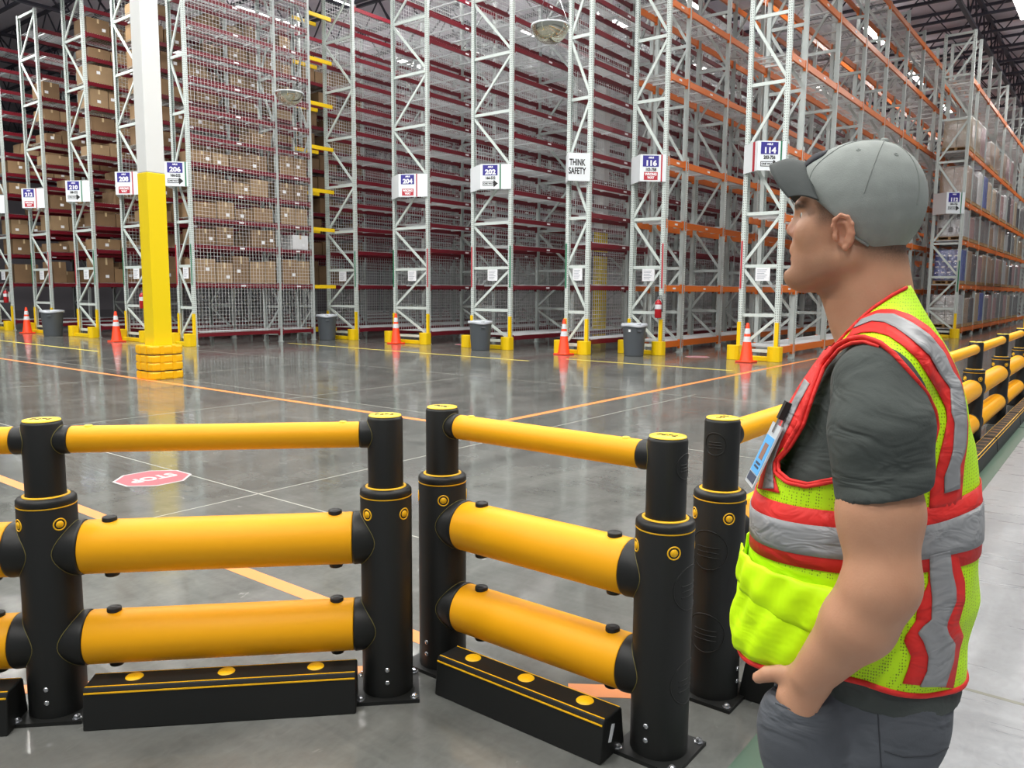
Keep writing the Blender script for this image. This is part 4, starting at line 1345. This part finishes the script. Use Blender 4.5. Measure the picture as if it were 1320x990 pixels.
blush = np.clip(lips + is_ear*.22 + .25*sst(-np.hypot(F_-.11, Z_-1.66), -.02, -.008), 0, 1)
for nm, arr in (('hair', hair), ('blush', blush)):
    a = me.attributes.new(nm, 'FLOAT', 'POINT'); a.data.foreach_set('value', arr.astype(np.float32))
BODY = link('body', me, MAN)
M_EYE = mat('eye_white', (226, 222, 216), .15); M_IRIS = mat('eye_iris', (60, 66, 62), .15)
for s in (-1, 1):
    e = MB(); e.lathe([(.0118*math.sin(a), .0118*math.cos(a)) for a in [PI*k/12 for k in range(13)]], 20, axis='x', caps=False)
    eo = e.build('eye', M_EYE, MAN, (.0800, .031*s, 1.686))
    MB().lathe([(.0055, .0107), (.003, .0118), (.0002, .0121)], 16, axis='x', caps=False).build('iris', M_IRIS, eo)

# --- shirt
def wrinkle(m, scale, strength, dist=.012):
    nt = m.node_tree; b = nt.nodes['Principled BSDF']
    tc = nt.nodes.new('ShaderNodeTexCoord'); n = nt.nodes.new('ShaderNodeTexNoise'); n.inputs['Scale'].default_value = scale
    n.inputs['Detail'].default_value = 2; n.inputs['Distortion'].default_value = 1.5
    mp = nt.nodes.new('ShaderNodeMapping'); mp.inputs['Rotation'].default_value = (.5, .4, .2); mp.inputs['Scale'].default_value = (1, 1, 2.2)
    nt.links.new(tc.outputs['Object'], mp.inputs[0]); nt.links.new(mp.outputs[0], n.inputs['Vector'])
    bp = nt.nodes.new('ShaderNodeBump'); bp.inputs['Strength'].default_value = strength; bp.inputs['Distance'].default_value = dist
    nt.links.new(n.outputs[0], bp.inputs['Height'])
    old = b.inputs['Normal'].links[0].from_socket if b.inputs['Normal'].links else None
    if old: nt.links.new(old, bp.inputs['Normal'])
    nt.links.new(bp.outputs[0], b.inputs['Normal'])
    return m
M_SHIRT = mat('charcoal_jersey', (68, 74, 71), .85, noise=.06, nscale=30, bump=.12, bscale=300)
wrinkle(M_SHIRT, 9, .9)
TORSO = [(.86, -.052, .158, .182), (.93, -.046, .162, .184), (1.00, -.040, .170, .184), (1.08, -.038, .170, .182), (1.15, -.034, .164, .180), (1.22, -.038, .152, .178),
         (1.30, -.046, .136, .174), (1.37, -.050, .106, .166), (1.42, -.055, .088, .150), (1.46, -.056, .062, .108), (1.50, -.052, .046, .066), (1.56, -.048, .040, .052)]
def folds(P, amp):
    return amp*(np.sin(38*P[2]+14*P[0]+9*P[1])*.5+np.sin(61*P[2]-33*P[0]+21*P[1]+1.3)*.3+np.sin(90*P[2]+40*P[1]-20*P[0])*.2)
def torso_field(P, off=0.):
    d = loft(P, TORSO, 2.35, off)
    for s in (-1, 1):
        d = smin(d, cone_(P, (-.055, .055*s, 1.462), (-.052, .165*s, 1.415), .040+off, .058+off), .035)
    return d
def sleeve_field(P, s):
    d = cone_(P, (-.050, .170*s, 1.408), (-.060, .214*s, 1.34), .0665, .0725)
    d = smin(d, cone_(P, (-.060, .214*s, 1.34), (-.068, .226*s, 1.23), .0725, .0675), .02)
    d = d + .0045*np.sin(62*P[2]+48*P[0]+.8*np.sin(40*P[0]))*np.clip((1.42-P[2])*6, 0, 1)*np.clip((.02-P[0])*12, .25, 1)
    return smax(d, (1.248-.25*(P[0]+.065))-P[2], .004)
P, o_, h_ = grid(-.235, .16, -.32, .32, .865, 1.565, .005)
d = torso_field(P) + folds(P, .003)
d = smin(d, smin(sleeve_field(P, 1), sleeve_field(P, -1), .001), .018)
# neckline: cut by a tilted plane, hem by a level one
d = smax(d, (P[2]-1.520)+.48*(P[0]+.05)+0*P[1], .003)
d = smax(d, .884-P[2]+.02*np.sin(9*P[0]), .004)
v, f = nets(d, o_, h_)
SHIRT = link('shirt', np_mesh('shirt', relax(v, f, 1, .3), f, M_SHIRT), MAN)
SHIRT['label'] = 'charcoal short-sleeved shirt'

# --- trousers and shoes
M_PANTS = mat('slate_trouser_cloth', (84, 88, 94), .8, noise=.05, nscale=14, bump=.1, bscale=420)
wrinkle(M_PANTS, 7, .8)
HIP = [(.60, -.02, .115, .16), (.70, -.025, .125, .180), (.76, -.033, .138, .184), (.82, -.044, .142, .186), (.88, -.052, .150, .18), (.95, -.045, .145, .17)]
P, o_, h_ = grid(-.23, .16, -.26, .26, .04, .945, .006)
d = smax(loft(P, HIP, 2.2), .66-P[2], .02)
for s in (-1, 1):
    d = smin(d, cone_(P, (-.028, .088*s, .74), (-.018, .098*s, .46), .093, .070), .03)
    d = smin(d, cone_(P, (-.018, .098*s, .46), (-.03, .104*s, .09), .070, .056), .02)
    d = smin(d, ell(P, (-.105, .080*s, .815), (.085, .085, .10)), .04)
    # hand bulging the pocket
    d = smin(d, ell(P, (.036, .192*s, .805), (.068, .052, .105), -.12), .03)
d = d + folds(P, .0025)*np.clip((.92-P[2])*6, 0, 1)
# waistband level, dropping to the pocket mouth at the sides
d = smax(d, P[2]-.925+.046*np.clip((np.abs(P[1])-.150)/.03, 0, 1)*np.clip((P[0]+.03)/.04, 0, 1), .005)
v, f = nets(d + 0*P[1], o_, h_)
PANTS = link('trousers', np_mesh('trousers', relax(v, f, 1, .4), f, M_PANTS), MAN)
from mathutils.bvhtree import BVHTree
def bvh_of(o): return BVHTree.FromPolygons([v_.co.copy() for v_ in o.data.vertices], [tuple(p.vertices) for p in o.data.polygons])
def w2l(p):
    q = Vector(p)-Vector((PX, PY, 0)); return Vector((q.dot(FD), q.dot(LD), q.z))
CAM_L = w2l((0, 0, CAM_H))
def pray(u, vv):
    dr = F_AX + R_AX*((u-660)/CAM_F) - U_AX*((vv-495)/CAM_F)
    return Vector((dr.dot(FD), dr.dot(LD), dr.z)).normalized()
def resamp(pl, n):
    p = np.array(pl, float); s = np.r_[0, np.cumsum(np.hypot(*np.diff(p, axis=0).T))]
    t = np.linspace(0, s[-1], n)
    return np.stack([np.interp(t, s, p[:, 0]), np.interp(t, s, p[:, 1])], 1)
bpn = bvh_of(PANTS)
M_STITCH = mat('dark_stitching', (58, 61, 66), .85)
for nm, pl, r_ in (('side_seam', [(1131, 906), (1133, 940), (1136, 990)], .0012), ('back_pocket_seam', [(1140, 968), (1165, 976), (1200, 974), (1226, 962)], .0012),
                   ('pocket_edge', [(996, 884), (1008, 896), (1026, 904), (1056, 908)], .0028), ('pocket_fold', [(1000, 906), (1024, 916), (1052, 920)], .0020)):
    pts = []
    for q in resamp(pl, 24):
        h = bpn.ray_cast(CAM_L, pray(*q))
        if h[0] is not None: pts.append(h[0])
    if len(pts) > 2:
        for s in (1, -1): MB().tube([(p.x, p.y*s, p.z) for p in pts], r_, 6).build(nm, M_STITCH if 'seam' in nm else M_PANTS, PANTS)
M_SHOE = mat('black_shoe', (40, 40, 42), .5); M_SOLE = mat('shoe_sole', (90, 88, 84), .7)
for s in (-1, 1):
    P, o_, h_ = grid(-.14, .22, .03, .18, -.005, .13, .006)
    d = smin(ell(P, (.08, .105, .045), (.115, .048, .045)), ell(P, (-.04, .105, .065), (.075, .044, .065)), .04)
    d = smax(d, .012-P[2]+0*P[0]+0*P[1], .004)
    v, f = nets(d, o_, h_)
    if s < 0: v = v*np.array([1, -1, 1]); f = f[:, ::-1]
    so = link('shoe', np_mesh('shoe', v, f, M_SHOE), MAN)
    MB().prism([(.19*math.cos(a) if math.cos(a) > 0 else .115*math.cos(a), s*.105+.05*math.sin(a)) for a in [2*PI*k/20 for k in range(20)]], 0, .022).build('sole', M_SOLE, so)

# --- cap
M_CAP = mat('grey_cap_cloth', (142, 148, 144), .85, noise=.07, nscale=40, bump=.15, bscale=500)
wrinkle(M_CAP, 5, .22)
M_BRIM = mat('dark_brim_cloth', (62, 67, 66), .8, noise=.05, nscale=60, bump=.1, bscale=500)
M_SEAM = mat('cap_stitching', (128, 134, 130), .85)
def capcut(fv): return np.interp(fv, [-.13, -.071, -.036, .001, .031, .065, .10, .13], [1.605, 1.611, 1.620, 1.644, 1.678, 1.710, 1.738, 1.75])
def cap_field(P, off=0.):
    d = ell(P, (-.008, 0, 1.706), (.100+off, .0855+off, .1065+off), .22)
    d = smin(d, ell(P, (.030, 0, 1.735), (.070+off, .066+off, .062+off), .3), .03)
    return d
P, o_, h_ = grid(-.135, .13, -.11, .11, 1.58, 1.84, .004)
d = smax(cap_field(P) + .0012*np.sin(55*P[2]-70*P[0]+20*P[1])*np.clip((P[0]+.03)*12, 0, 1), capcut(P[0])-P[2], .003)
v, f = nets(d + 0*P[1], o_, h_)
CAPO = link('baseball_cap', np_mesh('baseball_cap', relax(v, f, 1, .4), f, M_CAP), MAN)
from mathutils.bvhtree import BVHTree
def bvh_of(o): return BVHTree.FromPolygons([v_.co.copy() for v_ in o.data.vertices], [tuple(p.vertices) for p in o.data.polygons])
bc = bvh_of(CAPO)
top = Vector((-.032, 0, 1.812))
for k in range(6):
    a = PI/6+k*PI/3 if True else 0
    pts = []
    for t_ in range(15):
        q = .05+t_/14*1.35
        di = Vector((math.sin(q)*math.cos(a), math.sin(q)*math.sin(a), math.cos(q)))
        cp_, sp_ = math.cos(-.25), math.sin(-.25)
        di = Vector((di.x*cp_+di.z*sp_, di.y, -di.x*sp_+di.z*cp_))
        h = bc.ray_cast(Vector((-.008, 0, 1.70))+di*.3, -di)
        if h[0] is not None and h[0].z > capcut(h[0].x)+.006: pts.append(h[0]+h[1]*.0002)
    if len(pts) > 3:
        MB().tube(pts, .0011, 6).build('seam', M_SEAM, CAPO)
    a2_ = a+PI/6
    di = Vector((math.sin(.62)*math.cos(a2_)-.2, math.sin(.62)*math.sin(a2_), math.cos(.62))).normalized()
    h = bc.ray_cast(Vector((-.008, 0, 1.70))+di*.3, -di)
    e = MB().lathe([(.0015, .0), (.0017, .0008), (.0034, .0010), (.0040, .0)], 14, caps=False).build('eyelet', M_SEAM, CAPO, h[0])
    e.rotation_mode = 'QUATERNION'; e.rotation_quaternion = h[1].to_track_quat('Z', 'Y')
h = bc.ray_cast(Vector((-.036, 0, 2.0)), Vector((0, 0, -1)))
bo = MB().lathe([(.008, -.001), (.0075, .003), (.005, .0055), (.0005, .0065)], 18, caps=False).build('button', M_CAP, CAPO, h[0]); bo.rotation_euler = (0, -.25, 0)
def cap_patch(name, c0, span, m, off, axis):
    b = MB(); vs_ = []; n = 10
    for i in range(n+1):
        for j in range(n+1):
            a, q = -1+2*i/n, -1+2*j/n
            r_ = math.hypot(a*math.sqrt(1-q*q/2), q*math.sqrt(1-a*a/2)) if axis == 'front' else 0
            a_, q_ = (a*math.sqrt(1-q*q/2), q*math.sqrt(1-a*a/2)) if axis == 'front' else (a, q)
            o = Vector((c0[0]+(.25 if axis == 'front' else -.25), c0[1]+a_*span[0], c0[2]+q_*span[1])) if True else None
            d_ = Vector((-1, 0, -.15 if axis == 'front' else 0)) if axis == 'front' else Vector((1, 0, 0))
            if axis == 'front': o = Vector((c0[0]+.25, o.y, o.z+.0375))
            h = bc.ray_cast(o, d_)
            p = h[0] if h[0] is not None else Vector(c0)
            nn = h[1] if h[1] is not None else -d_
            vs_.append(p+nn*off*(1 if axis != 'front' else max(.15, 1-r_**4)))
    b.add(vs_, [(i*(n+1)+j, i*(n+1)+j+1, (i+1)*(n+1)+j+1, (i+1)*(n+1)+j) for i in range(n) for j in range(n)], True)
    o = b.build(name, m, CAPO); md = o.modifiers.new('solid', 'SOLIDIFY'); md.thickness = .002; md.offset = 0
    return o
M_NIGHT = mat('black_thread', (34, 36, 44), .8)
cap_patch('front_patch', (.07, 0, 1.782), (.040, .020), M_NIGHT, .004, 'front')['label'] = 'black patch on the cap front'
cap_patch('back_mark', (-.09, .026, 1.628), (.016, .0022), M_NIGHT, .001, 'back')['label'] = 'small black stitched mark at the cap back'
# edge band
pts = []
for k in range(61):
    a = 2*PI*k/60
    di = Vector((math.cos(a), math.sin(a), 0))
    fz = None; zz = 1.65
    for _ in range(6):
        h = bc.ray_cast(Vector((-.008, 0, zz+.004))+di*.3, -di)
        if h[0] is None: break
        zz = float(capcut(h[0].x))
    if h[0] is not None: pts.append(Vector((h[0].x, h[0].y, zz+.001)))
MB().tube(pts, .0022, 6, caps=False).build('edge_band', M_CAP, CAPO)
# brim: arched sheet in front
b = MB(); nu, nv = 24, 10
vs_ = []
for j in range(nv+1):
    for i in range(nu+1):
        u = -1+2*i/nu; vv = j/nv
        l = .080*math.sin(u*PI/2)*(1-.12*vv*vv)
        q = abs(math.sin(u*PI/2))
        zr = 1.782-.072*q**1.8
        f0 = .089*math.sqrt(max(0, 1-(q*.72)**2))-.004
        f1 = f0+.066-.015*q**3
        vs_.append((f0+(f1-f0)*vv, l, zr-.004+(.002+.006*q*q)*vv+.010*math.sin(vv*PI)*(1-.5*q)))
b.add(vs_, [(j*(nu+1)+i, j*(nu+1)+i+1, (j+1)*(nu+1)+i+1, (j+1)*(nu+1)+i) for j in range(nv) for i in range(nu)], True)
br = b.build('brim', M_BRIM, MAN); sdm = br.modifiers.new('solid', 'SOLIDIFY'); sdm.thickness = .0035; sdm.offset = 0
br['label'] = 'dark curved cap brim'

# --- vest: outer surface of the field, opened at armholes, neck and hem
M_HV = mat('lime_vest_cloth', (206, 255, 0), .6, noise=.05, nscale=20)
M_HV.node_tree.nodes['Principled BSDF'].inputs['Specular IOR Level'].default_value = .3
wrinkle(M_HV, 6, .5)
M_HVM = bpy.data.materials.new('lime_vest_net'); M_HVM.use_nodes = True
nt = M_HVM.node_tree; b = nt.nodes['Principled BSDF']
tc = nt.nodes.new('ShaderNodeTexCoord'); vo = nt.nodes.new('ShaderNodeTexVoronoi'); vo.inputs['Scale'].default_value = 250; vo.inputs['Randomness'].default_value = .25
mp = nt.nodes.new('ShaderNodeMapping'); mp.inputs['Scale'].default_value = (1, 1, .75)
nt.links.new(tc.outputs['Object'], mp.inputs[0]); nt.links.new(mp.outputs[0], vo.inputs['Vector'])
mr = nt.nodes.new('ShaderNodeMapRange'); mr.inputs[1].default_value, mr.inputs[2].default_value = .18, .36
nt.links.new(vo.outputs['Distance'], mr.inputs[0])
mx = nt.nodes.new('ShaderNodeMix'); mx.data_type = 'RGBA'; nt.links.new(mr.outputs[0], mx.inputs[0])
mx.inputs[6].default_value = (*lin((112, 150, 20)), 1); mx.inputs[7].default_value = (*lin((200, 250, 0)), 1)
nt.links.new(mx.outputs[2], b.inputs['Base Color']); b.inputs['Roughness'].default_value = .65
M_VRED = mat('vest_red', (226, 40, 34), .65, noise=.04, nscale=30)
M_VGREY = wrinkle(mat('reflective_tape', (150, 152, 154), .5, .0, noise=.05, nscale=18), 12, .8)
wrinkle(M_VRED, 12, .6)
VEST = [(.84, -.030, .180, .195), (.90, -.021, .188, .198), (.96, -.026, .187, .200), (1.03, -.035, .191, .200), (1.10, -.035, .188, .198), (1.16, -.032, .188, .195), (1.22, -.036, .176, .192),
        (1.30, -.046, .158, .188), (1.37, -.050, .137, .184), (1.42, -.056, .112, .166), (1.46, -.060, .090, .126), (1.50, -.060, .070, .084), (1.54, -.056, .050, .062), (1.58, -.05, .03, .045)]
def vest_field(P):
    d = loft(P, VEST, 2.3)
    for s in (-1, 1):
        d = smin(d, cone_(P, (-.057, .055*s, 1.464), (-.056, .150*s, 1.424), .058, .068), .045)
    low = np.clip((1.06-P[2])*6, 0, 1)
    d = d + .0035*np.sin(24*P[2]+30*P[0]+25*np.abs(P[1]))*.8 + .004*low*np.sin(17*P[0]-40*P[2]+12*P[1])
    return d
P, o_, h_ = grid(-.25, .19, -.25, .25, .83, 1.60, .0055)
v, f = nets(vest_field(P), o_, h_)
v = relax(v, f, 1, .4)
# photograph-facing outlines are given as pixels of the 1320 x 990 frame and cast onto the vest
def w2l(p):
    q = Vector(p)-Vector((PX, PY, 0)); return Vector((q.dot(FD), q.dot(LD), q.z))
CAM_L = w2l((0, 0, CAM_H))
def pray(u, vv):
    dr = F_AX + R_AX*((u-660)/CAM_F) - U_AX*((vv-495)/CAM_F)
    return Vector((dr.dot(FD), dr.dot(LD), dr.z)).normalized()
def ppix(p):
    """pixels of local points (n,3)"""
    Wd = np.array(p)@np.array([FD[:], LD[:], (0, 0, 1)]) + np.array([PX, PY, 0]) - np.array([0, 0, CAM_H])
    w_ = Wd@np.array(F_AX)
    return np.stack([660+CAM_F*(Wd@np.array(R_AX))/w_, 495-CAM_F*(Wd@np.array(U_AX))/w_], 1)
def in_poly(pts, poly):
    x, y = pts[:, 0], pts[:, 1]; r = np.zeros(len(x), bool); n = len(poly)
    for i in range(n):
        (x0, y0), (x1, y1) = poly[i], poly[(i+1) % n]
        c = (y0 > y) != (y1 > y)
        r ^= c & (x < (x1-x0)*(y-y0)/((y1-y0) if y1 != y0 else 1e-9)+x0)
    return r
ARMH = [(1082, 448), (1098, 440), (1116, 438), (1135, 445), (1153, 460), (1173, 484), (1190, 506), (1201, 530), (1205, 550), (1200, 572), (1193, 600), (1190, 628), (1150, 634), (1110, 630), (1075, 620), (1040, 627), (1016, 622), (1001, 610), (1001, 596), (1016, 579), (1034, 549), (1047, 510), (1062, 472)]
c = v[f].mean(1); ca = c.copy(); ca[:, 1] = np.abs(ca[:, 1])
arm = in_poly(ppix(ca), ARMH) & (ca[:, 1] > .045)
NECKP = [(1250, 330), (1171, 369), (1150, 381), (1125, 398), (1105, 416), (1088, 434), (1074, 450), (1058, 472), (1030, 500), (1000, 480), (1000, 300)]
neck = in_poly(ppix(ca), NECKP) & (c[:, 2] > 1.36)
vneck = (c[:, 0] > .0) & (ca[:, 1] < .012+.055*np.clip((c[:, 2]-1.24)/.22, 0, 1)) & (c[:, 2] > 1.24)
hemz = np.interp(c[:, 0], [-.25, -.15, -.06, .03, .10, .19], [.900, .905, .925, .930, .905, .880])
keep = ~(arm | neck | vneck | (c[:, 2] < hemz))
vest_full = BVHTree.FromPolygons([Vector(p) for p in v], [tuple(int(i) for i in q) for q in f])
v2, f2 = compact(v, f[keep])
vm = np_mesh('vest', v2, f2, M_HVM); vm.materials.append(M_HV)
c2 = v2[f2].mean(1)
solid = ((c2[:, 0] > -.02) & (c2[:, 2] < 1.09))
vm.polygons.foreach_set('material_index', solid.astype(np.int32))
VESTO = link('vest', vm, MAN); VESTO['label'] = 'lime yellow and red safety vest with grey reflective tape'
sdm = VESTO.modifiers.new('solid', 'SOLIDIFY'); sdm.thickness = .003; sdm.offset = -1

def resamp(pl, n):
    p = np.array(pl, float); s = np.r_[0, np.cumsum(np.hypot(*np.diff(p, axis=0).T))]
    t = np.linspace(0, s[-1], n)
    return np.stack([np.interp(t, s, p[:, 0]), np.interp(t, s, p[:, 1])], 1)
def strip(name, ea, eb, m, off, na=60, nb=6, thick=.0016, mirror_=True, label=None, puff=0.):
    """cloth strip between two outlines, laid on the vest"""
    A_, B2 = resamp(ea, na), resamp(eb, na)
    pts = []; ok = []
    for i in range(na):
        for j in range(nb):
            q = A_[i]*(1-j/(nb-1))+B2[i]*(j/(nb-1))
            h = vest_full.ray_cast(CAM_L, pray(*q))
            if h[0] is None: pts.append(None)
            else:
                n_ = h[1] if h[1].dot(CAM_L-h[0]) > 0 else -h[1]
                pts.append(h[0]+n_*(off+puff*math.sin(PI*j/(nb-1))*math.sin(PI*i/(na-1))))
    b = MB(); good = [p is not None for p in pts]; ix = {}
    vs_ = []
    for k, p in enumerate(pts):
        if p is not None: ix[k] = len(vs_); vs_.append(p)
    fs = []
    for i in range(na-1):
        for j in range(nb-1):
            q = (i*nb+j, i*nb+j+1, (i+1)*nb+j+1, (i+1)*nb+j)
            if all(good[k] for k in q):
                pp = [pts[k] for k in q]
                if max((pp[k]-pp[(k+1) % 4]).length for k in range(4)) < .05: fs.append(tuple(ix[k] for k in q))
    if not fs: return
    for s in ((1, -1) if mirror_ else (1,)):
        b = MB().add([(p.x, p.y*s, p.z) for p in vs_], fs if s > 0 else [q[::-1] for q in fs], True)
        o = b.build(name, m, VESTO, fix=False)
        md = o.modifiers.new('solid', 'SOLIDIFY'); md.thickness = thick; md.offset = 0
        if label: o['label'] = label
def piping(name, pl, m, r=.0028, off=.001, mirror_=True, n=70):
    pts = []
    for q in resamp(pl, n):
        h = vest_full.ray_cast(CAM_L, pray(*q))
        if h[0] is not None:
            n_ = h[1] if h[1].dot(CAM_L-h[0]) > 0 else -h[1]
            pts.append(h[0]+n_*off)
    for s in ((1, -1) if mirror_ else (1,)):
        MB().tube([(p.x, p.y*s, p.z) for p in pts], r, 6).build(name, m, VESTO, fix=False)
RED1 = [(1091, 438), (1109, 430), (1127, 429), (1145, 434), (1164, 447), (1182, 464), (1196, 486), (1208, 506), (1218, 526), (1220, 541), (1216, 563), (1211, 583), (1206, 606), (1199, 622), (1197, 655)]
RED2 = [(1110, 412), (1120, 406), (1134, 400), (1151, 400), (1173, 407), (1196, 422), (1214, 442), (1229, 471), (1238, 494), (1242, 515), (1246, 546), (1245, 572), (1241, 597), (1238, 633), (1237, 650)]
GR1 = [(1102, 425), (1124, 416), (1140, 418), (1154, 425), (1174, 440), (1196, 460), (1209, 484), (1222, 501), (1224, 533), (1228, 545), (1226, 579), (1222, 595), (1215, 614), (1215, 635)]
GR2 = [(1112, 414), (1131, 407), (1151, 407), (1173, 418), (1196, 434), (1214, 456), (1225, 480), (1235, 494), (1242, 524), (1243, 550), (1242, 572), (1240, 583), (1234, 600), (1234, 629)]
strip('shoulder_band', RED1, RED2, M_VRED, .0022, label='red band over the shoulder')
strip('reflective_stripe', GR1, GR2, M_VGREY, .0042, label='grey reflective stripe')
BR1 = [(1196, 712), (1196, 751), (1182, 782), (1180, 800), (1167, 819), (1165, 826), (1174, 846), (1170, 862), (1163, 880)]
BR2 = [(1231, 700), (1235, 725), (1242, 749), (1242, 774), (1234, 802), (1240, 819), (1235, 837), (1231, 864), (1227, 886)]
strip('back_band', BR1, BR2, M_VRED, .0022, label='red band down the back')
BG1 = [(1196, 715), (1197, 745), (1200, 771), (1199, 798), (1189, 806), (1182, 815), (1189, 826), (1195, 846), (1193, 864), (1184, 883)]
BG2 = [(1222, 709), (1225, 736), (1230, 758), (1230, 774), (1219, 800), (1218, 807), (1220, 815), (1228, 828), (1226, 850), (1216, 883)]
strip('reflective_stripe', BG1, BG2, M_VGREY, .0042, label='grey reflective stripe')
# waist band: red, grey, red, running right round
def around(name, zt, zb, m, off, n=120):
    """horizontal strip all round the vest; zt and zb are heights as functions of forward position"""
    b = MB(); vs_, fs = [], []
    nb = 5
    for i in range(n+1):
        a = 2*PI*i/n
        di = Vector((math.cos(a), math.sin(a), 0))
        for j in range(nb):
            z = None
            fpos = .17*math.cos(a)
            z = zt(fpos)+(zb(fpos)-zt(fpos))*j/(nb-1)
            h = vest_full.ray_cast(Vector((-.02, 0, z))+di*.5, -di)
            p = h[0] if h[0] is not None else Vector((-.02, 0, z))
            nn = h[1] if h[1] is not None and h[1].dot(di) > 0 else di
            vs_.append(p+nn*off)
    fs = [(i*nb+j, i*nb+j+1, (i+1)*nb+j+1, (i+1)*nb+j) for i in range(n) for j in range(nb-1)]
    o = b.add(vs_, fs, True).build(name, m, VESTO, fix=False)
    md = o.modifiers.new('solid', 'SOLIDIFY'); md.thickness = .0016; md.offset = 0
    return o
ip = lambda tab: (lambda x: float(np.interp(x, [t_[0] for t_ in tab], [t_[1] for t_ in tab])))
BT0 = ip([(-.17, 1.240), (-.10, 1.225), (-.02, 1.205), (.08, 1.200), (.17, 1.195)]); BT1 = ip([(-.17, 1.130), (-.10, 1.120), (-.02, 1.108), (.08, 1.098), (.17, 1.086)])
GT0 = ip([(-.17, 1.212), (-.10, 1.197), (-.02, 1.180), (.08, 1.172), (.17, 1.165)]); GT1 = ip([(-.17, 1.152), (-.10, 1.142), (-.02, 1.130), (.08, 1.120), (.17, 1.110)])
around('waist_band', BT0, BT1, M_VRED, .0020)['label'] = 'red band round the waist'
around('reflective_stripe', GT0, GT1, M_VGREY, .0040)['label'] = 'grey reflective stripe'
# front strap: red with a grey stripe
FR1 = [(1068, 446), (1048, 474), (1030, 500), (1016, 525), (1005, 550), (996, 575), (986, 600), (978, 630)]
FR2 = [(1080, 450), (1060, 480), (1046, 508), (1034, 540), (1018, 566), (1002, 588), (996, 604), (1006, 636)]
strip('chest_band', FR1, FR2, M_VRED, .0022, label='red band down the chest')
strip('reflective_stripe', [(1040, 490), (1024, 520), (1012, 545), (1002, 570), (992, 600), (986, 630)], [(1046, 496), (1032, 522), (1020, 548), (1008, 572), (998, 600), (1000, 630)], M_VGREY, .0042, label='grey reflective stripe')
# piping
piping('armhole_piping', ARMH[19:]+ARMH[:12], M_VRED, .0042, .006)
piping('armhole_piping', ARMH[11:20], M_VRED, .0038, .003)
cxa, cya = 1105, 540
piping('armhole_edge', [(cxa+(x_-cxa)*.965, cya+(y_-cya)*.965) for x_, y_ in ARMH[13:]+ARMH[:4]], M_VRED, .0034, .002)
piping('collar_piping', [(1168, 371), (1150, 381), (1125, 398), (1105, 416), (1088, 434), (1074, 450), (1060, 468)], M_VRED, .0032)
hf = lambda x: float(np.interp(x, [-.25, -.15, -.06, .03, .10, .19], [.900, .905, .925, .930, .905, .880]))
pts = []
for i in range(121):
    a = 2*PI*i/120; di = Vector((math.cos(a), math.sin(a), 0)); z = .91
    for _ in range(4):
        h = vest_full.ray_cast(Vector((-.03, 0, z))+di*.5, -di)
        if h[0] is None: break
        z = hf(h[0].x)+.003
    if h[0] is not None: pts.append(h[0]-di*.001)
hp = MB().tube(pts, .0054, 8, caps=False).build('hem_piping', M_VRED, VESTO, fix=False)
# chest pocket with flap on the lower front
def patch(name, a0, a1, zt, zb, m, off, puff, label, na=36, nb=18):
    b = MB(); vs_ = []
    for i in range(na+1):
        a = math.radians(a0+(a1-a0)*i/na); di = Vector((math.cos(a), math.sin(a), 0)); q = i/na
        for j in range(nb+1):
            r_ = j/nb; z = zt[0]+(zt[1]-zt[0])*q; z += (zb[0]+(zb[1]-zb[0])*q-z)*r_
            h = vest_full.ray_cast(Vector((-.03, 0, z))+di*.5, -di)
            p = h[0] if h[0] is not None else Vector((-.03, 0, z))+di*.19
            e = min(1, 6*min(q, 1-q)); e2 = math.sin(PI*min(1, r_*1.02))**.7
            vs_.append(p+di*(off+puff*e*e2+.0035*e*e2*math.sin(31*z+9*a)+.003*e*math.sin(23*a-60*z)))
    fs = [(i*(nb+1)+j, i*(nb+1)+j+1, (i+1)*(nb+1)+j+1, (i+1)*(nb+1)+j) for i in range(na) for j in range(nb)]
    for s in (1, -1):
        o = MB().add([(p.x, p.y*s, p.z) for p in vs_], fs if s > 0 else [q[::-1] for q in fs], True).build(name, m, VESTO, fix=False)
        md = o.modifiers.new('solid', 'SOLIDIFY'); md.thickness = .004; md.offset = 0
        o['label'] = label
patch('pocket', 10, 92, (1.055, 1.035), (.895, .945), M_HV, .006, .011, 'lime pocket on the lower front')
patch('pocket_flap', 9, 94, (1.080, 1.085), (1.024, 1.000), M_HV, .014, .006, 'lime pocket flap', 36, 10)
# --- identity badge clipped to the chest
def lpt(u, vv, out):
    h = vest_full.ray_cast(CAM_L, pray(u, vv))
    return h[0]
def l2w(p): return Vector((PX, PY, 0))+FD*p.x+LD*p.y+Vector((0, 0, p.z))
pt = lpt(1010, 556, 0) or Vector((.10, .08, 1.30))
BG = thing('identity_badge', 'pale blue identity badge in a clear holder hanging on the vest front', 'badge', l2w(pt+Vector((.014, .002, .0))), PROT_)
M_CLEAR = mat('clear_holder', (206, 212, 216), .2); M_BLUE = mat('badge_blue', (92, 176, 236), .4); M_DARK = mat('badge_print', (62, 72, 92), .5); M_FACE = mat('badge_photo', (150, 110, 92), .5)
tilt = math.atan2(.035, .085)
BQ = link('holder', MB().box(-.0015, .0015, -.033, .033, -.105, .012).mesh('holder', M_CLEAR), BG); BQ.rotation_euler = (0, -tilt, .35)
MB().box(.0015, .0024, -.028, .028, -.082, -.012).build('card', M_BLUE, BQ)
MB().box(.0024, .0028, -.013, .013, -.056, -.026).build('photo', M_FACE, BQ)
MB().box(.0015, .0026, -.026, .026, -.099, -.084).build('barcode', M_DARK, BQ)
for k in range(2): MB().box(.0024, .0028, -.016, .016, -.066-.007*k, -.062-.007*k).build('print', M_DARK, BQ)
MB().box(-.001, .003, -.007, .007, -.004, .03).build('strap', M_CHROME, BQ)
MB().box(-.004, .006, -.008, .008, .022, .055).build('clip', M_BLACK, BQ)
